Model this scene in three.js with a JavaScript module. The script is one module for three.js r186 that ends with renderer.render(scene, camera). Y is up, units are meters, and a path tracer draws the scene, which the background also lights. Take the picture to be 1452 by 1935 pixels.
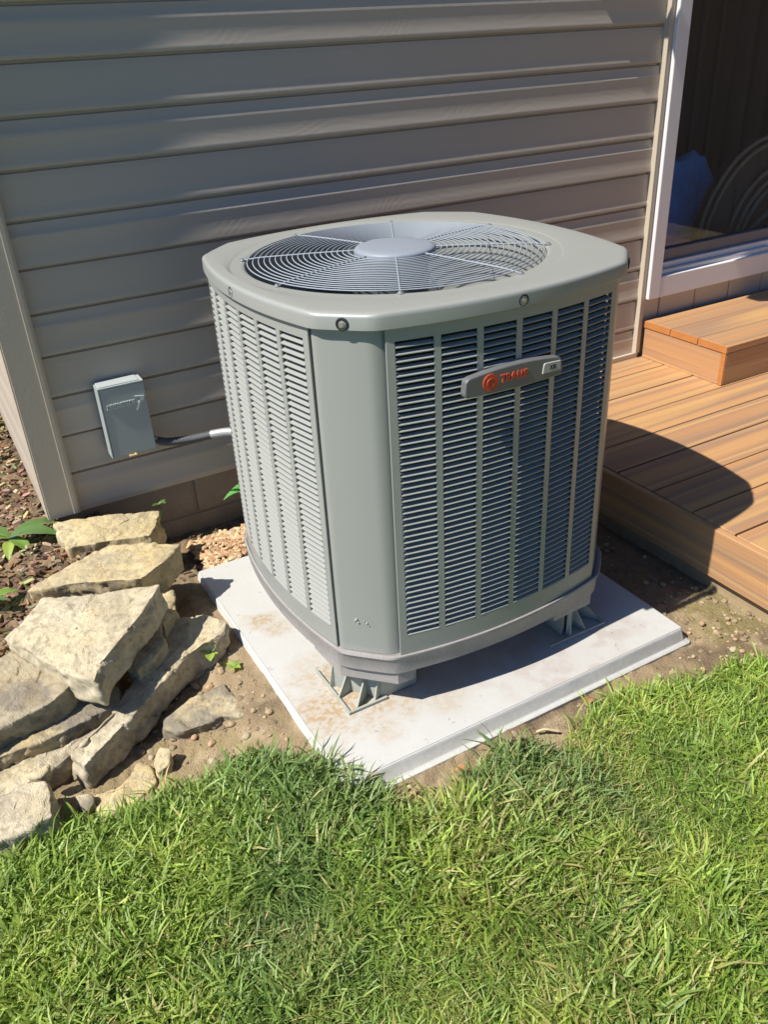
import * as THREE from 'three';
import { Sky } from 'three/addons/objects/Sky.js';
import { RoundedBoxGeometry } from 'three/addons/geometries/RoundedBoxGeometry.js';
import { TextGeometry } from 'three/addons/geometries/TextGeometry.js';
import { FontLoader } from 'three/addons/loaders/FontLoader.js';
import { mergeGeometries, mergeVertices, toCreasedNormals } from 'three/addons/utils/BufferGeometryUtils.js';

// ---------------------------------------------------------------- camera, sky, sun, exposure
const scene = new THREE.Scene();
const camera = new THREE.PerspectiveCamera(62.9, 769 / 1024, 0.05, 900);
camera.rotation.order = 'YXZ';
camera.rotation.set(-0.516, -0.491, -0.055);
camera.position.set(-0.915, 1.268, 1.525);

const SUN = new THREE.Vector3(-0.57, 0.72, 0.027).normalize();
const sky = new Sky();
sky.scale.setScalar(1000);
sky.name = 'sky';
sky.material.uniforms.sunPosition.value.copy(SUN);
sky.material.uniforms.turbidity.value = 4.0;
sky.material.uniforms.rayleigh.value = 0.75;
sky.material.uniforms.mieCoefficient.value = 0.004;
sky.userData.kind = 'structure';
scene.add(sky);
scene.environmentIntensity = 0.1;
const sun = new THREE.DirectionalLight(new THREE.Color(1.0, 0.935, 0.82), 5.0);
sun.name = 'sun';
sun.position.copy(SUN).multiplyScalar(8);
sun.castShadow = true;
sun.shadow.mapSize.set(2048, 2048);
Object.assign(sun.shadow.camera, { left: -4, right: 4, top: 4, bottom: -4, near: 0.5, far: 25 });
scene.add(sun, sun.target);
const renderer = new THREE.WebGLRenderer({ antialias: true });
renderer.toneMapping = THREE.LinearToneMapping;
renderer.toneMappingExposure = 1.36;
renderer.shadowMap.enabled = true;

// ---------------------------------------------------------------- helpers
let seed = 7;
function srand(s) { seed = s >>> 0; }
function rnd() { seed = (seed + 0x6D2B79F5) >>> 0; let t = Math.imul(seed ^ (seed >>> 15), 1 | seed); t = (t + Math.imul(t ^ (t >>> 7), 61 | t)) ^ t; return ((t ^ (t >>> 14)) >>> 0) / 4294967296; }
const rr = (a, b) => a + (b - a) * rnd();
function h2(x, y, z) { let n = Math.imul(x, 374761393) + Math.imul(y, 668265263) + Math.imul(z, 2147483647 ^ 0x5bd1e995); n = Math.imul(n ^ (n >>> 13), 1274126177); return ((n ^ (n >>> 16)) >>> 0) / 4294967295; }
const fade = (t) => t * t * (3 - 2 * t);
function noise(x, y, z = 0) {
  const X = Math.floor(x), Y = Math.floor(y), Z = Math.floor(z), u = fade(x - X), v = fade(y - Y), w = fade(z - Z);
  const L = (a, b, t) => a + (b - a) * t;
  return L(L(L(h2(X, Y, Z), h2(X + 1, Y, Z), u), L(h2(X, Y + 1, Z), h2(X + 1, Y + 1, Z), u), v), L(L(h2(X, Y, Z + 1), h2(X + 1, Y, Z + 1), u), L(h2(X, Y + 1, Z + 1), h2(X + 1, Y + 1, Z + 1), u), v), w);
}
function fbm(x, y, z = 0, o = 4) { let s = 0, a = 0.5, f = 1, t = 0; for (let i = 0; i < o; i++) { s += a * noise(x * f + i * 17.3, y * f + i * 9.1, z * f + i * 5.7); t += a; a *= 0.5; f *= 2.07; } return s / t; }
const clamp = (v, a = 0, b = 1) => Math.min(b, Math.max(a, v));
const sstep = (a, b, v) => { const t = clamp((v - a) / (b - a)); return t * t * (3 - 2 * t); };
const mixc = (a, b, t) => [a[0] + (b[0] - a[0]) * t, a[1] + (b[1] - a[1]) * t, a[2] + (b[2] - a[2]) * t];
const toS = (c) => (c <= 0.0031308 ? c * 12.92 : 1.055 * Math.pow(c, 1 / 2.4) - 0.055);

const used = {};
function numbered(n) { if (used[n] === undefined) { used[n] = 0; return n; } used[n]++; return n + '_' + String(used[n]).padStart(3, '0'); }
function thing(name, label, category, pos = [0, 0, 0], group) {
  const o = new THREE.Group(); o.name = numbered(name); o.position.set(...pos); o.userData = { label, category };
  if (group) o.userData.group = group;
  scene.add(o); return o;
}
function part(name, geo, mat, parent, pos) {
  const m = new THREE.Mesh(geo, mat); m.name = name; m.castShadow = m.receiveShadow = true;
  if (pos) m.position.set(...pos);
  parent.add(m); return m;
}
function tag(o, label, category, group) { o.userData.label = label; o.userData.category = category; if (group) o.userData.group = group; return o; }
function top(name, geo, mat, label, category, group, pos) { const m = part(numbered(name), geo, mat, scene, pos); tag(m, label, category, group); return m; }
function struct(name, geo, mat) { const m = part(name, geo, mat, scene); m.userData.kind = 'structure'; return m; }
const RGB = (r, g, b) => new THREE.Color().setRGB(r, g, b);
function tex(w, h, f, { srgb = false, repeat = [1, 1] } = {}) {
  const d = new Uint8Array(w * h * 4);
  for (let j = 0; j < h; j++) for (let i = 0; i < w; i++) {
    const c = f(i / w, j / h, i, j), k = (j * w + i) * 4;
    for (let n = 0; n < 3; n++) { const v = Array.isArray(c) ? c[n] : c; d[k + n] = Math.round(255 * clamp(srgb ? toS(clamp(v)) : v)); }
    d[k + 3] = 255;
  }
  const t = new THREE.DataTexture(d, w, h); t.wrapS = t.wrapT = THREE.RepeatWrapping; t.magFilter = THREE.LinearFilter; t.minFilter = THREE.LinearMipmapLinearFilter; t.generateMipmaps = true;
  t.repeat.set(...repeat); if (srgb) t.colorSpace = THREE.SRGBColorSpace; t.needsUpdate = true; return t;
}
// tileable fbm on the unit square (wraps by blending)
function tfbm(u, v, f, o = 4, z = 0) {
  const a = fbm(u * f, v * f, z, o), b = fbm((u - 1) * f, v * f, z, o), c = fbm(u * f, (v - 1) * f, z, o), d = fbm((u - 1) * f, (v - 1) * f, z, o);
  const wu = sstep(0.75, 1, u), wv = sstep(0.75, 1, v);
  return (a * (1 - wu) + b * wu) * (1 - wv) + (c * (1 - wu) + d * wu) * wv;
}
function metreUV(g) { // uv in metres from the dominant axis of each normal
  const p = g.attributes.position, n = g.attributes.normal, uv = new Float32Array(p.count * 2);
  for (let i = 0; i < p.count; i++) {
    const ax = Math.abs(n.getX(i)), ay = Math.abs(n.getY(i)), az = Math.abs(n.getZ(i));
    if (ay >= ax && ay >= az) { uv[2 * i] = p.getX(i); uv[2 * i + 1] = p.getZ(i); }
    else if (az >= ax) { uv[2 * i] = p.getX(i); uv[2 * i + 1] = p.getY(i); }
    else { uv[2 * i] = p.getZ(i); uv[2 * i + 1] = p.getY(i); }
  }
  g.setAttribute('uv', new THREE.BufferAttribute(uv, 2)); return g;
}
function bx(x0, x1, y0, y1, z0, z1, r = 0) {
  const g = r > 0 ? new RoundedBoxGeometry(x1 - x0, y1 - y0, z1 - z0, 2, r) : new THREE.BoxGeometry(x1 - x0, y1 - y0, z1 - z0);
  g.translate((x0 + x1) / 2, (y0 + y1) / 2, (z0 + z1) / 2); return metreUV(g);
}
// grid of rows of points -> indexed geometry; rows[i][j] = [x,y,z]
function gridGeo(rows, closed = false, uvf) {
  const m = rows[0].length, pos = [], uv = [], idx = [];
  rows.forEach((r, i) => r.forEach((p, j) => { pos.push(...p); const q = uvf ? uvf(p, i, j) : [j / m, i / rows.length]; uv.push(...q); }));
  for (let i = 0; i < rows.length - 1; i++) for (let j = 0; j < (closed ? m : m - 1); j++) {
    const a = i * m + j, b = i * m + (j + 1) % m, c = a + m, d = b + m; idx.push(a, b, d, a, d, c);
  }
  const g = new THREE.BufferGeometry();
  g.setAttribute('position', new THREE.Float32BufferAttribute(pos, 3)); g.setAttribute('uv', new THREE.Float32BufferAttribute(uv, 2)); g.setIndex(idx); g.computeVertexNormals(); return g;
}
function merge(list) { return mergeGeometries(list.map((g) => { const q = g.index ? g.toNonIndexed() : g.clone(); for (const k of Object.keys(q.attributes)) if (!['position', 'normal', 'uv'].includes(k)) q.deleteAttribute(k); return q; })); }
function prism(poly, y0, y1) { // closed polygon of [x,z] extruded in y, flat faces
  const sh = new THREE.Shape(poly.map(([x, z]) => new THREE.Vector2(x, -z)));
  const g = new THREE.ExtrudeGeometry(sh, { depth: y1 - y0, bevelEnabled: false }); g.rotateX(-Math.PI / 2); g.translate(0, y0, 0); return metreUV(g);
}
function tube(pts, r, seg = 24, rad = 8, closed = false) { return new THREE.TubeGeometry(new THREE.CatmullRomCurve3(pts.map((p) => new THREE.Vector3(...p)), closed), seg, r, rad, closed); }
function bar(a, b, r, rad = 6) { return new THREE.TubeGeometry(new THREE.LineCurve3(new THREE.Vector3(...a), new THREE.Vector3(...b)), 1, r, rad); }

// ---------------------------------------------------------------- textures
const grainB = tex(512, 512, (u, v) => tfbm(u, v, 60, 3));
const roughB = tex(512, 512, (u, v) => 0.6 * tfbm(u, v, 14, 5) + 0.4 * tfbm(u, v, 90, 2, 3));
const mottle = tex(512, 512, (u, v) => { const a = 0.86 + 0.24 * (tfbm(u, v, 8, 5, 1) - 0.5) + 0.16 * (tfbm(u, v, 70, 2, 4) - 0.5); return [a, a, a]; }, { srgb: true });
function rep(t, x, y) { const c = t.clone(); c.repeat.set(x, y === undefined ? x : y); c.needsUpdate = true; return c; }
const sidingB = tex(1024, 512, (u, v) => { const w = 0.35 * noise(u * 9, v * 5); const s = Math.sin((v * 40 + w * 22 + 2.2 * fbm(u * 5, v * 12, 3, 3)) * 6.283); return 0.5 + 0.28 * s + 0.2 * (noise(u * 70, v * 190) - 0.5); });
// composite decking: streaks along the board
const WOOD = [[0.49, 0.275, 0.13], [0.43, 0.23, 0.115], [0.345, 0.215, 0.135], [0.52, 0.305, 0.13], [0.38, 0.225, 0.135], [0.46, 0.25, 0.12]];
const woodT = tex(1024, 1024, (u, v) => {
  const wob = 0.012 * (fbm(u * 4, v * 9, 1, 3) - 0.5), y = v + wob;
  const a = fbm(u * 1.1, y * 13, 2, 2), b = fbm(u * 1.5, y * 30, 7, 2), f = fbm(u * 9, y * 300, 9, 2);
  let t = clamp((a - 0.25) * 2.0) * 5; const i = Math.min(4, Math.floor(t));
  let c = mixc(WOOD[i], WOOD[i + 1], fade(t - i)); c = mixc(c, [0.25, 0.16, 0.115], 0.45 * sstep(0.52, 0.74, b)); c = mixc(c, [0.56, 0.32, 0.12], 0.3 * sstep(0.56, 0.74, 1 - b));
  const k = 0.92 + 0.16 * f; return c.map((q) => q * k);
}, { srgb: true });
woodT.wrapS = woodT.wrapT = THREE.MirroredRepeatWrapping;
const woodB = tex(512, 512, (u, v) => fbm(u * 10, v * 260, 4, 2));

// ---------------------------------------------------------------- materials
const std = (o) => new THREE.MeshStandardMaterial(o);
const phy = (o) => new THREE.MeshPhysicalMaterial(o);
const M = {};
M.siding = std({ color: RGB(0.46, 0.40, 0.335), roughness: 0.40, bumpMap: rep(sidingB, 0.7, 1.2), bumpScale: 0.00016 });
M.trim = std({ color: RGB(0.50, 0.435, 0.345), roughness: 0.45, bumpMap: rep(grainB, 3), bumpScale: 0.0002 });
M.block = std({ color: RGB(0.36, 0.30, 0.225), roughness: 0.95, map: rep(mottle, 2), bumpMap: rep(roughB, 3), bumpScale: 0.002 });
M.white = std({ color: RGB(0.74, 0.72, 0.72), roughness: 0.35, bumpMap: rep(grainB, 2), bumpScale: 0.0001 });
M.sash = std({ color: RGB(0.16, 0.16, 0.18), roughness: 0.4 });
M.glass = phy({ color: RGB(0.93, 0.95, 0.95), transmission: 1, thickness: 0, roughness: 0.015, ior: 1.5 });
M.paint = std({ color: RGB(0.345, 0.357, 0.335), roughness: 0.36, metalness: 0.15, bumpMap: rep(grainB, 5), bumpScale: 0.00006 });
M.louver = std({ color: RGB(0.36, 0.37, 0.35), roughness: 0.38, metalness: 0.15 });
M.coil = std({ color: RGB(0.014, 0.015, 0.017), roughness: 0.8, bumpMap: rep(tex(64, 8, (u) => 0.5 + 0.5 * Math.sin(u * 6.283 * 16)), 12, 1), bumpScale: 0.001 });
M.pan = std({ color: RGB(0.36, 0.335, 0.325), roughness: 0.55, map: rep(mottle, 3), bumpMap: rep(roughB, 4), bumpScale: 0.0003 });
M.foot = std({ color: RGB(0.40, 0.42, 0.37), roughness: 0.7, map: rep(mottle, 5) });
M.wire = std({ color: RGB(0.28, 0.315, 0.36), roughness: 0.55 });
M.hub = std({ color: RGB(0.25, 0.28, 0.33), roughness: 0.5, bumpMap: rep(grainB, 2), bumpScale: 0.0001 });
M.blade = std({ color: RGB(0.10, 0.11, 0.12), roughness: 0.5, metalness: 0.4 });
M.screw = std({ color: RGB(0.62, 0.62, 0.60), roughness: 0.25, metalness: 0.8 });
M.dark = std({ color: RGB(0.02, 0.02, 0.022), roughness: 0.8 });
M.badge = std({ color: RGB(0.17, 0.175, 0.18), roughness: 0.4, metalness: 0.2 });
M.red = std({ color: RGB(0.62, 0.085, 0.035), roughness: 0.45 });
M.redDark = std({ color: RGB(0.46, 0.06, 0.03), roughness: 0.5 });
M.plate = std({ color: RGB(0.46, 0.45, 0.40), roughness: 0.4 });
M.boxGrey = std({ color: RGB(0.33, 0.37, 0.37), roughness: 0.5, bumpMap: rep(grainB, 4), bumpScale: 0.0001 });
M.boxLip = std({ color: RGB(0.42, 0.46, 0.46), roughness: 0.45 });
M.letter = std({ color: RGB(0.50, 0.545, 0.545), roughness: 0.45 });
M.brass = std({ color: RGB(0.55, 0.38, 0.18), roughness: 0.5 });
M.conduit = std({ color: RGB(0.085, 0.09, 0.10), roughness: 0.5 });
M.fitting = std({ color: RGB(0.42, 0.42, 0.44), roughness: 0.4, metalness: 0.3 });
M.wood = std({ map: woodT, roughness: 0.55, bumpMap: woodB, bumpScale: 0.0006 });
M.endgrain = std({ color: RGB(0.52, 0.20, 0.055), roughness: 0.75, map: rep(mottle, 12), bumpMap: rep(roughB, 14), bumpScale: 0.0008 });
M.lumber = std({ color: RGB(0.40, 0.30, 0.18), roughness: 0.85, map: rep(mottle, 6, 1), bumpMap: woodB, bumpScale: 0.001 });
M.wallIn = std({ color: RGB(0.16, 0.12, 0.10), roughness: 0.9 });
M.curtain = std({ color: RGB(0.085, 0.062, 0.052), roughness: 0.95 });
M.blue = std({ color: RGB(0.16, 0.52, 0.92), roughness: 0.75, bumpMap: rep(roughB, 6), bumpScale: 0.006 });
M.rattan = std({ color: RGB(0.22, 0.19, 0.14), roughness: 0.55 });
M.rattanDark = std({ color: RGB(0.075, 0.062, 0.05), roughness: 0.7 });
M.fence = std({ color: RGB(0.055, 0.036, 0.025), roughness: 0.9, map: rep(mottle, 2, 0.5) });

// ---------------------------------------------------------------- ground: one sheet, fine near, reaching the horizon
const G0 = -0.043;
const bedEdge = (x, z) => { // positive inside the raised planting bed left of the stones
  const lx = -0.60 - 0.62 * clamp((z + 0.62) / 0.75); return lx - x;
};
function groundH(x, z) {
  let y = G0 - 0.030 * (1 - sstep(-0.78, -0.50, x)) * sstep(-0.3, -0.1, z);
  const inBed = sstep(-0.14, 0.06, bedEdge(x, z)) * (1 - sstep(-0.02, 0.14, z));
  y += 0.14 * inBed;
  y += 0.05 * sstep(-0.95, -1.8, z) * sstep(-0.7, -0.9, x);
  y += 0.018 * (fbm(x * 3.1, z * 3.1, 1, 3) - 0.5) + 0.010 * (fbm(x * 14, z * 14, 2, 3) - 0.5) * (1 + inBed);
  const soil = 1 - sstep(0.5, 0.7, z);
  y += soil * (0.015 + 0.012 * inBed) * (fbm(x * 55, z * 55, 5, 3) - 0.5);
  { // soil heaped against the left side of the pad
    const t = (1 - sstep(0.48, 0.60, -x)) * sstep(0.24, 0.34, -x) * sstep(-0.62, -0.45, z) * (1 - sstep(0.38, 0.47, z)); if (-x > 0.44 || z > 0.44) y = Math.max(y, y * (1 - t) + t * (-0.022 + 0.018 * (fbm(x * 25, z * 25, 8, 3) - 0.5))); }
  if (Math.abs(x) < 0.44 && Math.abs(z) < 0.46) y = Math.min(y, G0 + 0.004) - 0.006;
  if (x > 0.6) y = Math.min(y, G0 + 0.012);
  return y;
}
const lawnPts = [[-4, 0.05], [-1.25, 0.25], [-1.08, 0.245], [-0.90, 0.255], [-0.78, 0.255], [-0.66, 0.27], [-0.58, 0.26], [-0.52, 0.345], [-0.46, 0.445], [-0.40, 0.55], [-0.33, 0.575], [-0.25, 0.575], [-0.13, 0.575], [-0.03, 0.60], [0.135, 0.545], [0.29, 0.565], [0.41, 0.60], [0.56, 0.655], [1.0, 0.85], [4, 2.2]];
function lawnEdge(x) { for (let i = 1; i < lawnPts.length; i++) if (x <= lawnPts[i][0]) { const [a, b] = lawnPts[i - 1], [c, d] = lawnPts[i]; return b + (d - b) * (x - a) / (c - a); } return 2.2; }
const groundC = tex(1024, 1024, (u, v) => { const k = 0.62 + 0.75 * (0.5 * tfbm(u, v, 40, 4, 2) + 0.5 * tfbm(u, v, 150, 2, 8)); const w = sstep(0.66, 0.74, tfbm(u, v, 120, 2, 12)); return mixc([k, k * 0.98, k * 0.95], [1, 0.95, 0.85], 0.6 * w); }, { srgb: true });
{
  const axis = (a, b, s, far) => { const o = []; for (let v = a; v <= b + 1e-6; v += s) o.push(v); const lo = [], hi = []; let d = s; for (let v = a; v > -far;) { d *= 1.35; v -= d; lo.unshift(v); } d = s; for (let v = b; v < far;) { d *= 1.35; v += d; hi.push(v); } return [...lo, ...o, ...hi]; };
  const xs = axis(-1.5, 1.9, 0.009, 600), zs = axis(-2.0, 0.75, 0.009, 600);
  const rows = zs.map((z) => xs.map((x) => [x, groundH(x, z), z]));
  for (const r of rows) r.reverse();
  const g = gridGeo(rows, false, (p) => [p[0] / 0.8, p[2] / 0.8]);
  const col = new Float32Array(g.attributes.position.count * 3), P = g.attributes.position;
  for (let i = 0; i < P.count; i++) {
    const x = P.getX(i), z = P.getZ(i), n = fbm(x * 7, z * 7, 3, 4), n2 = fbm(x * 30, z * 30, 6, 3);
    let c = mixc([0.275, 0.205, 0.128], [0.165, 0.122, 0.077], sstep(0.35, 0.65, n));
    c = mixc(c, [0.24, 0.215, 0.075], 0.5 * sstep(0.56, 0.68, fbm(x * 5 + 4, z * 5, 9, 3)) * sstep(-0.2, 0.1, z) * (x > -0.5 ? 1 : 0.4)); // mossy patches
    c = mixc(c, [0.40, 0.32, 0.21], 0.5 * sstep(0.55, 0.7, n2));
    const bed = Math.max(sstep(-0.10, 0.02, bedEdge(x, z)) * (1 - sstep(0.0, 0.12, z)), (x < 1 && z < -0.52 && x > -0.6) ? sstep(-0.48, -0.56, z) : 0, x > 0.45 && z < 0.32 ? 0.55 : 0);
    c = mixc(c, mixc([0.24, 0.165, 0.10], [0.13, 0.09, 0.056], sstep(0.4, 0.6, n2)), bed);
    const lawn = sstep(-0.03, 0.06, z - lawnEdge(x) + 0.05 * (n - 0.5));
    c = mixc(c, mixc([0.12, 0.12, 0.045], [0.16, 0.115, 0.055], n2), lawn);
    const farG = sstep(3, 6, Math.hypot(x, z)); c = mixc(c, [0.10, 0.15, 0.035], farG * lawn);
    col.set(c, i * 3);
  }
  g.setAttribute('color', new THREE.BufferAttribute(col, 3));
  struct('ground', g, std({ vertexColors: true, map: groundC, roughness: 0.97, bumpMap: rep(roughB, 3), bumpScale: 0.006, side: THREE.DoubleSide }));
}

// ---------------------------------------------------------------- house
const E0 = 0.111, LIP0 = 1.262, ZB = -0.7345, XC = -0.690, XJ = 1.402;
const house = thing('house', 'taupe vinyl sided house wall with pale corner trim and white glass door', 'house');
{
  // siding courses, counted down from above the picture; each course is a Dutch lap profile with a slightly uneven sheet
  const nTop = 12;
  const grad = (i, x, y) => 0.0005 * (fbm(x * 1.3 + i * 7.7, y * 4 + i * 3.1, i, 2) - 0.5) * 2;
  const xs = []; for (let x = XC - 0.012; x < XJ; x += 0.035) xs.push(x); xs.push(XJ);
  for (let i = -nTop; i <= 10; i++) {
    const y0 = LIP0 - i * E0, even = ((i % 2) + 2) % 2 === 0;
    const o = even ? 0 : -0.0024;
    const prof = [[-0.0005, 0.0012], [-0.0005, 0.0150 + o], [0.0008, 0.0172 + o], [0.0035, 0.0178 + o], [0.011, 0.0166 + o], [0.022, 0.0148 + o], [0.034, 0.0139 + o], [0.050, 0.0137 + o], [0.064, 0.0143 + o * 1.5], [0.0705, 0.0150 + o * 1.9], [0.0735, 0.0148 + o * 1.9], [0.078, 0.0128 + o * 1.2], [0.086, 0.0108], [0.095, 0.0092], [0.1015, 0.0086], [0.1045, 0.0010], [0.116, 0.0006]];
    const rows = prof.map(([y, z], k) => xs.map((x) => [x, y0 + y, ZB + z + (k > 1 && k < 12 ? grad(i, x, y) : 0)]));
    const g = gridGeo(rows, false, (p) => [p[0] + i * 0.37, p[1] + i * 0.13]);
    part('siding_board', toCreasedNormals(g, 0.7), M.siding, house);
  }
  part('wall', merge([bx(-0.762, XJ + 0.02, 0.15, 2.62, ZB - 0.12, ZB + 0.001), bx(XJ + 0.02, 3.36, 2.42, 2.62, ZB - 0.12, ZB + 0.001), bx(3.36, 4.4, 0.15, 2.62, ZB - 0.12, ZB + 0.001)]), M.siding, house);
  // left side wall, running back, with its own courses
  part('side_wall', bx(-0.762, -0.62, 0.15, 2.62, -3.4, ZB - 0.122), M.siding, house);
  for (let i = -nTop; i <= 10; i++) {
    const y0 = LIP0 - i * E0, prof = [[-0.0005, 0.003], [0.0, 0.016], [0.026, 0.0147], [0.0705, 0.0152], [0.088, 0.0078], [0.118, 0.0042]];
    const rows = prof.map(([y, z]) => [-3.3, -2, -0.79].map((q) => [-0.762 - z, y0 + y, q]));
    part('siding_board', toCreasedNormals(gridGeo(rows, false, (p) => [p[2], p[1]]), 0.7), M.siding, house);
  }
  // outside corner trim: L-shaped with rounded nose and returns
  const cz = ZB + 0.035, cx = -0.7785;
  part('corner_trim', merge([
    bx(cx + 0.004, XC - 0.001, 0.148, 2.6, cz - 0.004, cz, 0.0018), bx(XC - 0.004, XC + 0.001, 0.148, 2.6, ZB + 0.004, cz - 0.0035, 0.0015), bx(XC - 0.018, XC - 0.006, 0.149, 2.6, cz - 0.0005, cz + 0.0022, 0.001),
    bx(cx, cx + 0.004, 0.148, 2.6, cz - 0.088, cz - 0.001, 0.0018), bx(cx, cx + 0.016, 0.148, 2.6, cz - 0.092, cz - 0.0885, 0.001)]), M.trim, house);
  // starter strip under the last course and trim at deck level
  part('starter_strip', bx(XC + 0.002, 0.66, 0.140, 0.152, ZB + 0.001, ZB + 0.010), M.trim, house);
  part('starter_strip', bx(0.662, XJ + 0.02, 0.151, 0.168, ZB + 0.002, ZB + 0.026, 0.002), M.trim, house);
  // concrete block foundation
  for (let r = 0; r < 2; r++) for (let k = 0; k < 6; k++) {
    const x0 = -0.75 + k * 0.40 - (r ? 0.2 : 0), x1 = x0 + 0.392, y1 = 0.139 - r * 0.125, y0 = y1 - (r ? 0.3 : 0.118);
    part('block', bx(Math.max(-0.75, x0), Math.min(1.4, x1), y0, y1, ZB - 0.10, ZB - 0.012 + 0.002 * ((k + r) % 2), 0.004), M.block, house);
  }
  part('mortar', bx(-0.748, 1.4, -0.3, 0.1385, ZB - 0.09, ZB - 0.0165), M.block, house);
  part('foundation', bx(-0.748, -0.62, -0.3, 0.148, -3.4, ZB - 0.105), M.block, house);
  // door surround
  part('door_channel', merge([bx(XJ, XJ + 0.006, 0.168, 2.46, ZB, ZB + 0.034, 0.002), bx(XJ + 0.0065, XJ + 0.024, 0.168, 2.46, ZB + 0.020, ZB + 0.030, 0.002)]), M.trim, house);
  const door = part('patio_door', merge([
    bx(1.427, 1.484, 0.372, 2.42, ZB - 0.06, ZB + 0.046, 0.004), bx(1.4845, 3.30, 0.372, 0.450, ZB - 0.06, ZB + 0.045, 0.004), bx(3.3005, 3.36, 0.372, 2.42, ZB - 0.06, ZB + 0.046, 0.004), bx(1.4845, 3.30, 2.34, 2.42, ZB - 0.06, ZB + 0.045, 0.004)]), M.white, house);
  part('door_stop', merge([bx(1.485, 3.30, 0.4505, 0.466, ZB - 0.05, ZB + 0.026, 0.002), bx(1.485, 3.30, 0.4665, 0.487, ZB - 0.05, ZB + 0.006, 0.002), bx(1.4845, 1.492, 0.4875, 2.33, ZB - 0.05, ZB + 0.010, 0.002)]), M.white, door);
  part('sash', merge([bx(1.4925, 3.30, 0.4875, 0.530, ZB - 0.045, ZB - 0.010, 0.002)]), M.sash, door);
  part('glass_pane', bx(1.4925, 3.30, 0.530, 2.34, ZB - 0.032, ZB - 0.026), M.glass, door);
  for (let k = 0; k < 10; k++) part('trim_board', bx(1.412 + k * 0.19 - (k ? 0.078 : 0), Math.min(3.4, 1.412 + (k + 1) * 0.19 - 0.078 - 0.005), 0.14, 0.370, ZB - 0.03, ZB + 0.012 + 0.001 * (k % 2), 0.003), M.siding, house);
  // room behind the glass
  part('room_shell', merge([bx(1.30, 3.5, 0.18, 0.370, -3.3, ZB - 0.125), bx(1.30, 3.5, 2.45, 2.6, -3.3, ZB - 0.125), bx(1.30, 1.42, 0.371, 2.449, -3.3, ZB - 0.125), bx(3.40, 3.5, 0.371, 2.449, -3.3, ZB - 0.125), bx(1.4205, 3.399, 0.371, 2.449, -3.3, -3.2)]), M.wallIn, house);
  part('room_floor', bx(1.4205, 3.399, 0.3705, 0.374, -3.199, ZB - 0.126), M.rattanDark, house);
  part('roof', bx(-0.80, 4.4, 2.625, 2.72, -3.5, ZB + 0.05), M.trim, house);
}
{ // curtain hanging inside, to one side of the room
  const rows = []; for (let j = 0; j <= 2; j++) { const r = []; for (let i = 0; i <= 160; i++) { const x = 1.47 + 1.9 * i / 160; r.push([x, 0.38 + j * 1.02, -1.75 + 0.035 * Math.sin(i * 0.62 + 1.5 * noise(i * 0.09, 3)) + 0.02 * noise(i * 0.3, j)]); } rows.push(r); }
  const back = rows.map((r) => r.map((p) => [p[0], p[1], p[2] - 0.006])).reverse();
  top('curtain', merge([gridGeo(rows), gridGeo(back)]), M.curtain, 'dark brown pleated curtain hanging deep behind the glass door', 'curtain');
}
{ // crumpled blue cloth
  const rows = []; srand(31);
  for (let j = 0; j <= 40; j++) { const r = []; for (let i = 0; i <= 46; i++) { const u = i / 46, v = j / 40, x = 1.50 + 1.05 * u, z = -1.62 + 0.52 * v; const e = Math.min(u, 1 - u, v, 1 - v); let y = 0.375 + 0.33 * sstep(0, 0.6, Math.min(v + 0.4, 1 - v)) * sstep(0, 0.14, Math.min(u + 0.12, 1 - u)); y += sstep(0, 0.2, e) * (0.10 * (fbm(u * 5, v * 5, 3, 3) - 0.5) + 0.15 * Math.abs(fbm(u * 11, v * 9, 8, 3) - 0.5)); y = Math.max(y, 0.376); r.push([x, y, z]); } rows.push(r); }
  top('blue_cloth', gridGeo(rows), M.blue, 'crumpled bright blue cloth lying low behind the glass door', 'cloth');
}
{ // round-backed dark chair with curved ribs
  const ch = thing('rattan_chair', 'dark brown chair with curved round ribs behind the glass door', 'chair', [2.46, 0.372, -1.06]);
  const rx = 0.40, ry = 0.43, dome = (k) => 0.14 * (1 - k * k);
  const rows = []; for (let j = 0; j <= 10; j++) { const r = []; for (let i = 0; i <= 28; i++) { const a = Math.PI * (1.15 * i / 28 - 0.075), k = j / 10; r.push([Math.cos(a) * rx * (0.02 + 0.98 * k), Math.max(0.002, 0.02 + Math.sin(a) * ry * k), dome(k)]); } rows.push(r); }
  part('backrest', merge([gridGeo(rows), gridGeo(rows.map((r) => r.map((p) => [p[0], p[1], p[2] - 0.03])).reverse())]), M.rattanDark, ch);
  for (const k of [1.0, 0.94, 0.74, 0.66, 0.60, 0.36]) { const pts = []; for (let i = 0; i <= 16; i++) { const a = Math.PI * i / 16; pts.push([Math.cos(a) * rx * k, 0.02 + Math.sin(a) * ry * k, 0.012 + dome(k)]); } part('rib', tube(pts, 0.010, 40, 8), M.rattan, ch); }
  part('brace', tube([[-0.28, 0.03, 0.10], [-0.12, 0.20, 0.16], [0.12, 0.33, 0.14]], 0.012, 16, 8), M.rattan, ch);
}
// lantern on the wall above the picture: its shadow ends the sunlit streaks beside the door
{
  const la = thing('wall_lantern', 'black wall lantern fixed to the siding left of the glass door', 'lantern', [1.02, 1.66, ZB + 0.012]);
  part('backplate', bx(-0.06, 0.06, -0.12, 0.12, 0, 0.02, 0.005), M.dark, la);
  part('body', new THREE.CylinderGeometry(0.085, 0.06, 0.22, 6).translate(0, -0.02, 0.13), M.plate, la);
  part('cap', new THREE.ConeGeometry(0.11, 0.09, 6).translate(0, 0.135, 0.13), M.dark, la);
  part('arm', bar([0, 0.06, 0.02], [0, 0.06, 0.13], 0.012), M.dark, la);
}

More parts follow.
